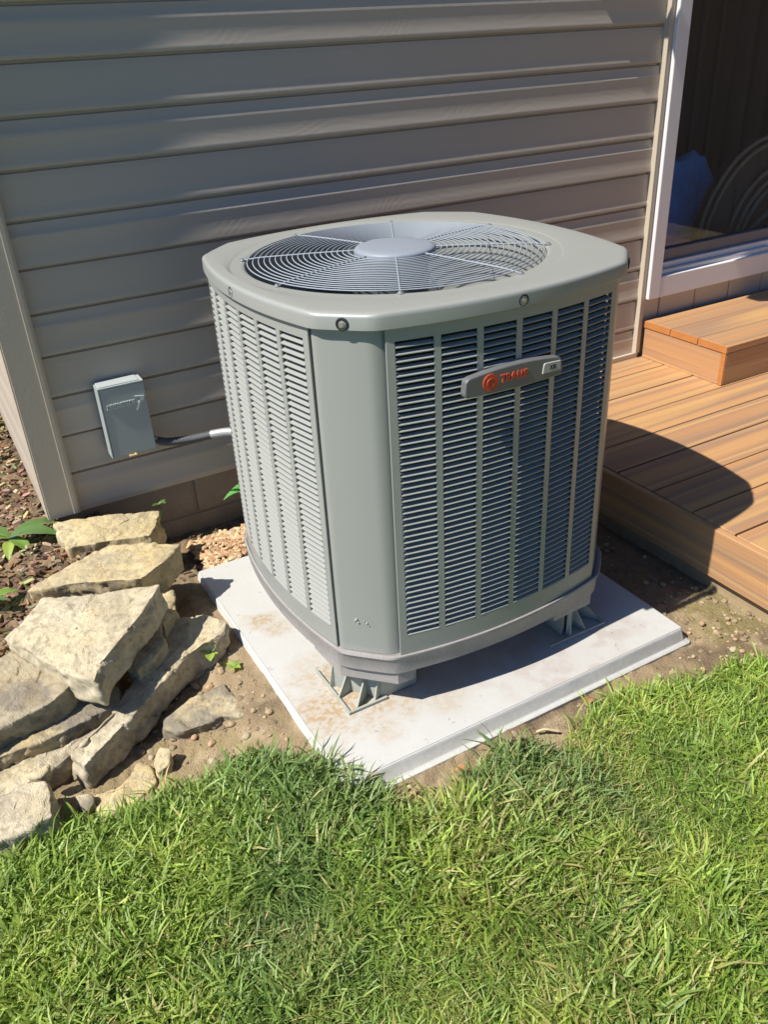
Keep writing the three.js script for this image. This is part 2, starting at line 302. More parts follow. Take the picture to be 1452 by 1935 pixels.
// ---------------------------------------------------------------- deck and step
function plank(name, parent, x0, x1, y0, y1, z0, z1, along, k, mat = M.wood, r = 0.003) {
  const g = new RoundedBoxGeometry(x1 - x0, y1 - y0, z1 - z0, 2, r); g.translate((x0 + x1) / 2, (y0 + y1) / 2, (z0 + z1) / 2);
  const p = g.attributes.position, n = g.attributes.normal, uv = new Float32Array(p.count * 2), off = (k * 0.377) % 1, lo = (k * 0.61) % 1;
  for (let i = 0; i < p.count; i++) {
    const q = [p.getX(i), p.getY(i), p.getZ(i)], a = q[along === 'x' ? 0 : 2];
    const across = along === 'x' ? (Math.abs(n.getZ(i)) > 0.6 ? q[1] + z1 : q[2]) : (Math.abs(n.getX(i)) > 0.6 ? q[1] : q[0]);
    uv[2 * i] = a * 0.35 + lo; uv[2 * i + 1] = across * 1.15 + off;
  }
  g.setAttribute('uv', new THREE.BufferAttribute(uv, 2)); return part(name, g, mat, parent);
}
const YD = 0.150, XD = 0.662;
const deck = thing('deck', 'low composite deck with orange striped boards beside the grey unit', 'deck');
{
  let k = 0;
  for (let z = 0.384 - 0.1385 * 8; z < 1.55; z += 0.1385, k++) plank('deck_board', deck, XD + 0.021, 3.1, YD - 0.025, YD + 0.0006 * Math.sin(k * 2.1), Math.max(z, -0.7185) + 0.0025, z + 0.1385 - 0.0025, 'x', k + 1);
  plank('fascia', deck, XD, XD + 0.0195, YD - 0.140, YD - 0.002, -0.70, 1.55, 'z', 31);
  plank('joist', deck, XD + 0.024, XD + 0.062, G0 - 0.06, YD - 0.0265, -0.70, 1.55, 'z', 5, M.lumber);
  for (let j = 0; j < 5; j++) plank('joist', deck, XD + 0.45 + j * 0.45, XD + 0.488 + j * 0.45, G0 - 0.02, YD - 0.0265, -0.70, 1.55, 'z', 8, M.lumber);
}
const step = thing('door_step', 'box step of orange striped boards on the deck below the glass door', 'step', [1.43, YD, -0.70]);
{
  const X1 = 1.85, Z1 = 0.388, T = 0.142;
  const zs = [0.002, 0.131, 0.260, Z1];
  for (let i = 0; i < 3; i++) {
    plank('step_board', step, 0.003, X1, T - 0.025, T, zs[i] + 0.001, zs[i + 1] - 0.001, 'x', 12 + i * 3);
    part('end_grain', bx(-0.0002, 0.0026, T - 0.0245, T - 0.0006, zs[i] + 0.0015, zs[i + 1] - 0.0015), M.endgrain, step);
  }
  plank('side_fascia', step, 0.004, 0.022, 0.0, T - 0.026, 0.002, Z1 - 0.0235, 'z', 44);
  plank('front_fascia', step, 0.004, X1, 0.0, T - 0.026, Z1 - 0.0225, Z1 - 0.003, 'x', 52);
  part('end_grain', bx(0.001, 0.0036, 0.001, T - 0.027, Z1 - 0.022, Z1 - 0.0035), M.endgrain, step);
  part('frame', bx(0.03, X1, 0.0, T - 0.027, 0.01, Z1 - 0.026), M.lumber, step);
}

// ---------------------------------------------------------------- pad
const pad = thing('equipment_pad', 'light grey plastic equipment pad under the air conditioner', 'pad', [0, 0, 0]);
{
  const W = 0.457, D = 0.451, F = 0.466, FD = 0.461;
  const rect = (w, d, y, r, n = 6) => { const o = []; for (const [sx, sz, a0] of [[1, 1, 0], [-1, 1, 90], [-1, -1, 180], [1, -1, 270]]) for (let i = 0; i <= n; i++) { const a = (a0 + 90 * i / n) * Math.PI / 180; o.push([sx * (w - r) + r * Math.cos(a), y, sz * (d - r) + r * Math.sin(a)]); } return o.reverse(); };
  const sag = (o) => o.map(([x, y, z]) => [x, y, z]);
  const rings = [rect(F + 0.009, FD + 0.009, G0 - 0.02, 0.014), rect(F + 0.009, FD + 0.009, G0 + 0.0050, 0.014), rect(F + 0.007, FD + 0.007, G0 + 0.0068, 0.013), rect(F - 0.001, FD - 0.001, G0 + 0.0078, 0.012), rect(F - 0.003, FD - 0.003, G0 + 0.0098, 0.012), rect(W + 0.0025, D + 0.0025, -0.0055, 0.014), rect(W + 0.001, D + 0.001, -0.002, 0.013), rect(W - 0.0025, D - 0.0025, -0.0004, 0.0118)];
  const side = toCreasedNormals(metreUV(gridGeo(rings.map(sag), true)), 0.8);
  // top sheet, finely divided so the stains and the slight unevenness sit on it
  const rows = []; const N = 120; for (let j = 0; j <= N; j++) { const r = []; for (let i = 0; i <= N; i++) { const x = (W - 0.003) * (2 * i / N - 1), z = (D - 0.003) * (2 * j / N - 1); r.push([x, 0.0, z]); } rows.push(r.reverse()); }
  const stainT = tex(1024, 1024, (u, v) => {
    const x = (u - 0.5) * 2 * W, z = (v - 0.5) * 2 * D;
    let c = [0.53, 0.53, 0.515]; const n = fbm(u * 30, v * 30, 1, 4), n2 = fbm(u * 120, v * 120, 2, 3), n3 = fbm(u * 7, v * 7, 5, 4);
    c = c.map((q) => q * (0.97 + 0.06 * (n - 0.5) + 0.04 * (n2 - 0.5)));
    const spot = (sx, sz, r, s) => s * clamp(1.25 - Math.hypot(x - sx, z - sz) / r + 1.3 * (n - 0.5) + 1.1 * (n3 - 0.5));
    let d = Math.max(spot(-0.34, 0.24, 0.125, 1.0), spot(-0.345, 0.14, 0.085, 0.8), spot(-0.40, -0.14, 0.045, 0.9), spot(-0.385, -0.10, 0.04, 0.7), spot(-0.26, 0.29, 0.07, 0.7), spot(-0.15, 0.34, 0.07, 0.45));
    const grime = clamp(spot(0.12, 0.36, 0.17, 0.5), 0, 0.6), grime2 = spot(0.30, 0.36, 0.10, 0.6);
    c = mixc(c, [0.40, 0.29, 0.17], clamp(d) * (0.45 + 0.5 * sstep(0.38, 0.62, n2)));
    c = mixc(c, [0.40, 0.33, 0.30], clamp(Math.max(grime, grime2)) * (0.4 + 0.6 * sstep(0.4, 0.6, n)));
    const speck = sstep(0.845, 0.87, fbm(u * 85, v * 85, 21, 2)); return mixc(c, [0.25, 0.23, 0.2], 0.5 * speck);
  }, { srgb: true });
  stainT.wrapS = stainT.wrapT = THREE.ClampToEdgeWrapping;
  const tg = gridGeo(rows, false, (p) => [(p[0] / W + 1) / 2, (p[2] / D + 1) / 2]);
  const padM = std({ color: RGB(0.53, 0.53, 0.515), roughness: 0.6, map: rep(mottle, 2), bumpMap: rep(roughB, 4), bumpScale: 0.0005 }); padM.color.multiplyScalar(1.12);
  part('side', side, padM, pad);
  part('top_sheet', tg, std({ map: stainT, roughness: 0.55, bumpMap: rep(roughB, 5), bumpScale: 0.0004 }), pad);
  part('underside', bx(-W + 0.01, W - 0.01, -0.02, -0.006, -D + 0.01, D - 0.01), padM, pad);
}

// ---------------------------------------------------------------- air conditioner
const AC = [0.003, 0, -0.026];
const ac = thing('air_conditioner', 'grey green outdoor air conditioning unit with louvered sides on the pad', 'air conditioner', AC);
const PA = 0.355, PB = 0.265;
function arcZ(x, sag, off = 0) { const c = PB, R = (c * c + sag * sag) / (2 * sag); return PA + sag - R + Math.sqrt(R * R - x * x) + off; }
function outline(off, sag = 0.036, nArc = 28, nCh = 10) { // rounded plan outline, counter-clockwise seen from above
  const one = [];
  const c = PB, R = (c * c + sag * sag) / (2 * sag);
  for (let i = 0; i <= nArc; i++) { const x = -PB + 2 * PB * i / nArc; const z = arcZ(x, sag); const nx = x / R, nz = Math.sqrt(1 - nx * nx); one.push([x + nx * off, z + nz * off]); }
  const A = one[one.length - 1], B = [PA + (A[1] - PA), -0 + A[0]];
  const S = [A[0], A[1]], T = [A[1], A[0]]; const d = [(T[0] - S[0]), (T[1] - S[1])];
  for (let i = 1; i < nCh; i++) { const t = i / nCh; const o = off * 0.9 * Math.min(1, 8 * t, 8 * (1 - t)) + 0.0015 * Math.sin(Math.PI * t); one.push([S[0] + d[0] * t + o * 0.707, S[1] + d[1] * t + o * 0.707]); }
  const all = []; for (let k = 0; k < 4; k++) { const a = k * Math.PI / 2, ca = Math.cos(a), sa = Math.sin(a); for (const [x, z] of one) all.push([x * ca + z * sa, -x * sa + z * ca]); }
  // each turn carries the front piece (facing +z) to +x, -z, -x
  return all;
}
const loop = (off, y, sag) => outline(off, sag).map(([x, z]) => [x, y, z]);
const circ = (ref, r, y) => ref.map(([x, , z]) => { const d = Math.hypot(x, z); return [x / d * r, y, z / d * r]; });
{
  const LS = 0.0355;
  const base = loop(0.004, 0, LS);
  const OX = -0.022, OZ = -0.012, oc = (r, y) => circ(base, r, y).map((p) => [p[0] + OX, p[1], p[2] + OZ]);
  const mixL = (A, B, t, y) => A.map((p, i) => [p[0] + (B[i][0] - p[0]) * t, y, p[2] + (B[i][2] - p[2]) * t]);
  const inset = loop(-0.020, 0.8745, LS), c0 = oc(0.350, 0.873);
  const lid = [loop(-0.002, 0.8475, LS), loop(0.0035, 0.8432, LS), loop(0.0062, 0.8436, LS), loop(0.0068, 0.845, LS), loop(0.0062, 0.8645, LS), loop(0.0056, 0.8682, LS), loop(0.0040, 0.8710, LS), loop(0.0015, 0.8728, LS), loop(-0.003, 0.8737, LS), inset,
    mixL(inset, c0, 0.5, 0.8742), c0, oc(0.347, 0.8718), oc(0.344, 0.8712), oc(0.326, 0.8712), oc(0.319, 0.8705), oc(0.315, 0.868), oc(0.3135, 0.862), oc(0.313, 0.850)];
  const lg = gridGeo(lid, true, (p) => [p[0], p[2]]);
  const lidM = part('lid', lg, M.paint, ac);
  const sh = [oc(0.3133, 0.852), oc(0.313, 0.79), oc(0.32, 0.68), oc(0.33, 0.62)];
  part('fan_shroud', gridGeo(sh, true), M.paint, ac);
  part('fan_shroud_floor', new THREE.CylinderGeometry(0.33, 0.33, 0.01, 48).translate(0, 0.45, 0), M.dark, ac);
  // screws in dimples on the rim and round the opening
  const screwHead = () => merge([new THREE.CylinderGeometry(0.0038, 0.0042, 0.004, 12), new THREE.CylinderGeometry(0.0065, 0.0065, 0.0014, 16).translate(0, -0.0014, 0)]);
  for (let k = 0; k < 8; k++) {
    const a = k * Math.PI / 4 + 0.0, mid = k % 2 === 1;
    const R = mid ? 0.4518 : PA + LS + 0.0048;
    const d = new THREE.TorusGeometry(0.0095, 0.0022, 8, 20); d.rotateY(a); d.translate(Math.sin(a) * R, 0.855, Math.cos(a) * R); 
    const ring = part('screw_dimple', d, M.dark, lidM);
    const s = screwHead(); s.rotateX(Math.PI / 2); s.rotateY(a); s.translate(Math.sin(a) * (R + 0.0015), 0.855, Math.cos(a) * (R + 0.0015)); part('screw', s, M.screw, lidM);
  }
  // corner posts
  const pp = [];
  { const a = [-PA - 0.0005, PB - 0.0065], b = [-PB + 0.0065, PA + 0.0005]; const mx = (t) => [a[0] + (b[0] - a[0]) * t, a[1] + (b[1] - a[1]) * t];
    const rIn = 0.012; const n = [-0.707, 0.707];
    const outer = []; for (let i = 0; i <= 20; i++) { const t = i / 20, e = Math.min(t, 1 - t) * 0.13, dep = t > 0.5 ? (e < 0.030 ? -(0.030 - e) * (0.030 - e) / 0.030 * 0.42 : 0) : (e < 0.012 ? -(0.012 - e) * (0.012 - e) / 0.012 * 0.6 : 0); const p = mx(t); outer.push([p[0] + n[0] * (dep + 0.004 * Math.sin(Math.PI * t)), p[1] + n[1] * (dep + 0.004 * Math.sin(Math.PI * t))]); }
    const inner = outer.map(([x, z]) => [x - n[0] * 0.004, z - n[1] * 0.004]).reverse();
    pp.push(...outer, ...inner); }
  const postG = toCreasedNormals(prism(pp, 0.150, 0.8415), 0.5);
  for (let k = 0; k < 4; k++) { const m = part('corner_post', postG, M.paint, ac); m.rotation.y = k * Math.PI / 2; }
  const spk = []; for (const [t, y, r] of [[0.33, 0.232, 0.0042], [0.36, 0.225, 0.003], [0.50, 0.226, 0.0034], [0.46, 0.231, 0.002], [0.53, 0.221, 0.002], [0.30, 0.229, 0.002]]) { const x = -PA + 0.092 * t, z = PB + 0.092 * t; const g = new THREE.SphereGeometry(1, 10, 8); g.scale(r * 0.7, r * 0.95, r * 0.25); g.rotateY(-Math.PI / 4); g.translate(x - 0.0012, y, z + 0.0012); spk.push(g); }
  const droppings = part('droppings', merge(spk), M.plate, ac); droppings.userData.kind = 'stuff';
  // louvered side panels
  const SAG = 0.033, ROWS = 48, PITCH = 0.013, Y0 = 0.196, CW = 0.0705, CP = 0.0832;
  const strip = (x0, x1, y0, y1) => { const n = Math.max(1, Math.round((x1 - x0) / 0.012)); const out = [], inn = []; for (let i = 0; i <= n; i++) { const x = x0 + (x1 - x0) * i / n; out.push([x, arcZ(x, SAG)]); inn.push([x, arcZ(x, SAG, -0.003)]); } return toCreasedNormals(prism([...out, ...inn.reverse()], y0, y1), 0.5); };
  const panelGeo = (() => { const l = []; const yT = Y0 + ROWS * PITCH; l.push(strip(-0.258, 0.258, yT, 0.8418), strip(-0.258, 0.258, 0.150, Y0)); let x = -0.258; for (let c = 0; c < 6; c++) { const xc = (c - 2.5) * CP; l.push(strip(x, xc - CW / 2, Y0, yT)); x = xc + CW / 2; } l.push(strip(x, 0.258, Y0, yT)); return merge(l); })();
  const slat = (() => { // stamped louver: lip outside and low, blade rising inwards
    const pr = [[-0.0004, -0.0062], [0.0008, -0.0060], [0.0014, -0.0050], [0.0012, -0.0038], [0.0000, -0.0029], [-0.0088, -0.0008], [-0.0090, -0.0017], [-0.0008, -0.0039], [-0.0008, -0.0058]];
    const sh = new THREE.Shape(pr.map(([z, y]) => new THREE.Vector2(z, y))); const g = new THREE.ExtrudeGeometry(sh, { depth: CW - 0.0008, bevelEnabled: false });
    g.translate(0, 0, -(CW - 0.0008) / 2); g.rotateY(-Math.PI / 2); g.scale(1, 1, 1); g.computeVertexNormals(); return metreUV(toCreasedNormals(g, 0.6)); })();
  const Rr = (PB * PB + SAG * SAG) / (2 * SAG);
  let zdir = 1; slat.computeBoundingBox(); if (slat.boundingBox.max.z > 0.005) zdir = -1; // face the lip outwards
  if (zdir < 0) slat.rotateY(Math.PI);
  const place = (c, r) => { const x = (c - 2.5) * CP, th = Math.asin(x / Rr); return new THREE.Matrix4().makeRotationY(th).setPosition(x, Y0 + (r + 0.5) * PITCH, arcZ(x, SAG, -0.0012)); };
  const coilRows = [0.16, 0.84].map((y) => { const r = []; for (let i = 0; i <= 30; i++) { const x = -0.258 + 0.516 * i / 30; r.push([x, y, arcZ(x, SAG, -0.030)]); } return r; });
  const coilG = gridGeo(coilRows, false, (p) => [p[0], p[1]]);
  ['front', 'right', 'back', 'left'].forEach((side, k) => {
    const pn = part('louver_panel', panelGeo, M.paint, ac); pn.rotation.y = k * Math.PI / 2;
    part('condenser_coil', coilG, M.coil, pn);
    if (side === 'front') { for (let c = 0; c < 6; c++) for (let r = 0; r < ROWS; r++) { const m = part('louver', slat, M.louver, pn); m.applyMatrix4(place(c, r)); } }
    else { const l = []; for (let c = 0; c < 6; c++) for (let r = 0; r < ROWS; r++) l.push(slat.clone().applyMatrix4(place(c, r))); const m = part('louver_rows', merge(l), M.louver, pn); m.userData.kind = 'stuff'; }
  });
  part('inner_liner', toCreasedNormals(gridGeo([loop(-0.040, 0.16, 0.033), loop(-0.040, 0.84, 0.033)], true), 0.5), M.dark, ac);
  // base pan with a rolled upper lip and a second tier at the corners
  const pan = part('base_pan', toCreasedNormals(gridGeo([loop(-0.02, 0.103, 0.030), loop(0.000, 0.1035, 0.030), loop(0.0035, 0.106, 0.030), loop(0.0045, 0.139, 0.030), loop(0.0065, 0.1430, 0.031), loop(0.0080, 0.1475, 0.031), loop(0.0068, 0.1515, 0.031), loop(0.003, 0.1522, 0.031), loop(0.0005, 0.149, 0.031), loop(-0.02, 0.1485, 0.031)], true, (p) => [p[0] + p[2], p[1]]), 0.7), M.pan, ac);
  part('pan_floor', prism(outline(-0.018, 0.030), 0.104, 0.110), M.pan, ac);
  // corner tiers and feet
  for (let k = 0; k < 4; k++) {
    const tier = part('corner_tier', prism([[-0.372, 0.150], [-0.364, 0.268], [-0.272, 0.362], [-0.235, 0.366], [-0.235, 0.33], [-0.30, 0.22], [-0.33, 0.150]].map(([x, z]) => [x * 0.978, z * 0.978]), 0.074, 0.1025), M.pan, ac); tier.rotation.y = k * Math.PI / 2;
    const f = part('foot', merge([
      prism([[-0.352, 0.205], [-0.285, 0.300], [-0.280, 0.297], [-0.347, 0.202]], 0.001, 0.0665),
      prism([[-0.345, 0.19], [-0.28, 0.30], [-0.19, 0.30], [-0.20, 0.19]], 0.002, 0.066)]), M.foot, ac); f.rotation.y = k * Math.PI / 2;
    part('foot_rail', bx(-0.366, -0.360, 0.0006, 0.007, 0.140, 0.3095, 0.001), M.foot, f); part('foot_rail', bx(-0.3595, -0.270, 0.0006, 0.007, 0.303, 0.3095, 0.001), M.foot, f);
    const wallAt = (t) => [-0.352 + 0.067 * t, 0.205 + 0.095 * t];
    for (const [t, ex, ez] of [[0.02, -0.361, 0.205], [0.36, -0.361, 0.250], [0.72, -0.345, 0.304], [0.98, -0.300, 0.304]]) {
      const [wx, wz] = wallAt(t), dx = ex - wx, dz = ez - wz, L = Math.hypot(dx, dz) || 1, px = -dz / L * 0.0017, pz = dx / L * 0.0017;
      const v = [[wx, 0.0612, wz], [wx, 0.001, wz], [ex, 0.001, ez], [ex, 0.0065, ez]], pos = [], idx = [];
      for (const s of [1, -1]) for (const q of v) pos.push(q[0] + px * s, q[1], q[2] + pz * s);
      idx.push(0, 1, 2, 0, 2, 3, 4, 6, 5, 4, 7, 6, 0, 3, 7, 0, 7, 4, 2, 6, 7, 2, 7, 3, 0, 4, 5, 0, 5, 1);
      let g = new THREE.BufferGeometry(); g.setAttribute('position', new THREE.Float32BufferAttribute(pos, 3)); g.setIndex(idx); g = g.toNonIndexed(); g.computeVertexNormals(); part('rib', metreUV(g), M.foot, f);
    }
  }
  // fan guard: concentric wires, radial spokes, hub plate
  const guard = new THREE.Group(); guard.name = 'fan_guard'; guard.position.set(OX, -0.0185, OZ); ac.add(guard);
  const gy = (r) => 0.893 + 0.006 * (1 - (r / 0.31) * (r / 0.31));
  const nR = 19;
  for (let i = 0; i < nR; i++) { const r = 0.098 + i * (0.310 - 0.098) / (nR - 1); const t = new THREE.TorusGeometry(r, 0.00135, 6, 96); t.rotateX(Math.PI / 2); t.translate(0, gy(r), 0); part('wire_ring', t, M.wire, guard); }
  for (let k = 0; k < 8; k++) { const a = k * Math.PI / 4 + 0.50; const p = []; for (let i = 0; i <= 8; i++) { const r = 0.075 + (0.318 - 0.075) * i / 8; p.push([Math.cos(a) * r, gy(r) + 0.0005 - (i === 8 ? 0.002 : 0), Math.sin(a) * r]); } part('spoke', tube(p, 0.0018, 16, 6), M.wire, guard);
    const s = screwHead(); s.translate(Math.cos(a) * 0.3225, 0.8925, Math.sin(a) * 0.3225); part('screw', s, M.screw, guard); }
  const hubPts = [[0.0005, 0.011], [0.04, 0.0105], [0.074, 0.008], [0.083, 0.005], [0.0865, 0.001], [0.0868, -0.010], [0.083, -0.012]].map(([r, y]) => new THREE.Vector2(r, y + 0.899));
  part('hub_plate', new THREE.LatheGeometry(hubPts, 64), M.hub, guard);
  // fan
  const fan = part('fan_motor', new THREE.CylinderGeometry(0.07, 0.07, 0.16, 32).translate(OX, 0.78, OZ), M.blade, ac);
  for (let k = 0; k < 3; k++) { const rows = []; for (let i = 0; i <= 8; i++) { const r = 0.06 + 0.24 * i / 8, row = []; for (let j = 0; j <= 10; j++) { const t = j / 10 - 0.5, a = k * 2.094 + 0.9 + t * (0.9 + 0.5 * (1 - i / 8)) + 0.25 * i / 8; row.push([OX + Math.cos(a) * r, 0.735 - t * 0.085 + 0.012 * Math.cos(t * 3), OZ + Math.sin(a) * r]); } rows.push(row); } part('fan_blade', gridGeo(rows), M.blade, fan); }
}
// badge, lettering
const bold = await new FontLoader().loadAsync('fonts/droid/droid_sans_bold.typeface.json');
function word(s, size, depth, mat, name, parent, at, { slant = 0, sx = 1, rot = 0 } = {}) {
  const g = new TextGeometry(s, { font: bold, size, depth, curveSegments: 4, bevelEnabled: false }); g.computeBoundingBox(); const b = g.boundingBox; g.translate(-(b.min.x + b.max.x) / 2, -(b.min.y + b.max.y) / 2, 0);
  g.applyMatrix4(new THREE.Matrix4().set(sx, slant, 0, 0, 0, 1, 0, 0, 0, 0, 1, 0, 0, 0, 0, 1)); g.rotateZ(rot); const m = part(name, metreUV(g), mat, parent, at); return m;
}
{
  const bd = new THREE.Group(); bd.name = 'badge'; ac.add(bd); bd.position.set(-0.023, 0.722, 0.3985); bd.rotation.y = -0.018;
  const sh = new THREE.Shape(); sh.moveTo(-0.102, -0.015); sh.quadraticCurveTo(0, -0.021, 0.100, -0.0145); sh.quadraticCurveTo(0.105, -0.012, 0.105, -0.006); sh.lineTo(0.103, 0.010); sh.quadraticCurveTo(0.100, 0.0155, 0.092, 0.0165); sh.quadraticCurveTo(0, 0.0285, -0.092, 0.0165); sh.quadraticCurveTo(-0.102, 0.0155, -0.104, 0.010); sh.lineTo(-0.106, -0.008); sh.quadraticCurveTo(-0.106, -0.0145, -0.102, -0.015);
  part('badge_body', metreUV(new THREE.ExtrudeGeometry(sh, { depth: 0.010, bevelEnabled: true, bevelThickness: 0.003, bevelSize: 0.003, bevelSegments: 4, curveSegments: 14 })), M.badge, bd, [0, 0, -0.002]);
  part('roundel', new THREE.CylinderGeometry(0.0165, 0.0165, 0.0022, 40).rotateX(Math.PI / 2), M.red, bd, [-0.055, 0.002, 0.0118]);
  part('emblem', merge([new THREE.TorusGeometry(0.0075, 0.0011, 6, 28), bx(-0.0012, 0.0012, -0.005, 0.004, -0.0006, 0.0008), bx(-0.0045, 0.0045, 0.003, 0.005, -0.0006, 0.0009)]), M.redDark, bd, [-0.055, 0.002, 0.0131]);
  word('TRANE', 0.0145, 0.002, M.red, 'lettering', bd, [-0.0035, 0.0045, 0.0109], { sx: 0.95 });
  const ps = new THREE.Shape(); ps.moveTo(-0.020, -0.0085); ps.lineTo(0.018, -0.0085); ps.quadraticCurveTo(0.021, -0.0075, 0.020, -0.004); ps.lineTo(0.019, 0.0085); ps.lineTo(-0.014, 0.0095); ps.quadraticCurveTo(-0.017, 0.0095, -0.018, 0.006); ps.closePath();
  part('tag_plate', metreUV(new THREE.ExtrudeGeometry(ps, { depth: 0.0016, bevelEnabled: true, bevelThickness: 0.0006, bevelSize: 0.0006, bevelSegments: 2 })), M.plate, bd, [0.081, 0.0025, 0.0112]);
  word('XR', 0.0085, 0.0006, M.dark, 'lettering', bd, [0.083, 0.003, 0.0136]);
}

// ---------------------------------------------------------------- disconnect box and conduit on the wall
{
  const d = thing('disconnect_box', 'small grey electrical disconnect box mounted on the siding', 'electrical box', [-0.518, 0.400, ZB + 0.016]);
  part('body', bx(-0.058, 0.058, -0.097, 0.094, 0, 0.050, 0.003), M.boxLip, d);
  part('cover', merge([bx(-0.0575, 0.061, -0.101, 0.0965, 0.0505, 0.059, 0.002), bx(-0.0620, -0.0580, -0.101, 0.1005, 0.012, 0.060, 0.0012)]), M.boxGrey, d);
  part('hood', merge([bx(-0.0575, 0.061, 0.0970, 0.1010, 0.008, 0.060, 0.0012), bx(-0.057, 0.050, 0.1012, 0.1035, 0.010, 0.056, 0.0008)]), M.boxLip, d);
  word('DIVERSITECH', 0.0135, 0.0035, M.letter, 'lettering', d, [-0.010, 0.046, 0.0585], { slant: 0.15, sx: 0.64, rot: 0.02 });
  const ar = new THREE.Shape(); [[0.028, 0.022], [0.034, 0.022], [0.047, 0.049], [0.050, 0.040], [0.055, 0.058], [0.030, 0.062], [0.031, 0.058], [0.044, 0.056]].forEach(([x, y], i) => (i ? ar.lineTo(x, y) : ar.moveTo(x, y)));
  part('arrow', metreUV(new THREE.ExtrudeGeometry(ar, { depth: 0.004, bevelEnabled: false })), M.letter, d, [0, 0, 0.0587]);
  part('hasp', merge([new THREE.TorusGeometry(0.008, 0.003, 8, 16, Math.PI).rotateX(-1.2), bx(-0.011, 0.011, -0.002, 0.002, -0.006, 0.004, 0.001)]), M.brass, d, [-0.005, -0.1035, 0.062]);
  const c = thing('conduit', 'dark flexible conduit running from the disconnect box to the unit', 'conduit', [0, 0, 0]);
  const pts = [[-0.452, 0.312, -0.685], [-0.42, 0.302, -0.675], [-0.36, 0.300, -0.66], [-0.30, 0.308, -0.635]];
  const cv = new THREE.CatmullRomCurve3(pts.map((p) => new THREE.Vector3(...p)));
  const tg = new THREE.TubeGeometry(cv, 120, 0.0115, 10); { const p = tg.attributes.position; const q = new THREE.Vector3(); for (let i = 0; i <= 120; i++) { cv.getPointAt(i / 120, q); const s = 1 + 0.10 * Math.sin(i * 2.1); for (let j = 0; j <= 10; j++) { const k = i * 11 + j; p.setXYZ(k, q.x + (p.getX(k) - q.x) * s, q.y + (p.getY(k) - q.y) * s, q.z + (p.getZ(k) - q.z) * s); } } tg.computeVertexNormals(); }
  part('hose', tg, M.conduit, c);
  part('pale_end', tube([[-0.302, 0.308, -0.636], [-0.26, 0.318, -0.60], [-0.20, 0.322, -0.52], [-0.17, 0.322, -0.43]], 0.0125, 24, 10), M.fitting, c);
  part('elbow', bx(-0.4615, -0.444, 0.300, 0.322, -0.70, -0.675, 0.004), M.boxLip, c);
}

// ---------------------------------------------------------------- stones
function facet(x, y, z, f) { // chiselled cleavage: each jittered cell carries its own small tilted plane
  const X = Math.floor(x * f), Y = Math.floor(y * f), Z = Math.floor(z * f); let best = 9, bi = [0, 0, 0], bp = [0, 0, 0];
  for (let i = -1; i <= 1; i++) for (let j = -1; j <= 1; j++) for (let k = -1; k <= 1; k++) { const a = X + i, b = Y + j, c = Z + k, px = a + h2(a, b, c), py = b + h2(b + 7, c, a), pz = c + h2(c + 3, a, b + 9), d = (px - x * f) ** 2 + (py - y * f) ** 2 + (pz - z * f) ** 2; if (d < best) { best = d; bi = [a, b, c]; bp = [px, py, pz]; } }
  const [a, b, c] = bi; return (h2(a + 5, b + 1, c) - 0.5) + 1.1 * ((h2(a, b + 2, c + 4) - 0.5) * (x * f - bp[0]) + (h2(a + 8, b, c + 6) - 0.5) * (z * f - bp[2]) + (h2(a + 2, b + 5, c) - 0.5) * (y * f - bp[1]));
}
const stoneM = std({ vertexColors: true, roughness: 0.93, map: rep(mottle, 5), bumpMap: rep(roughB, 6), bumpScale: 0.004 });
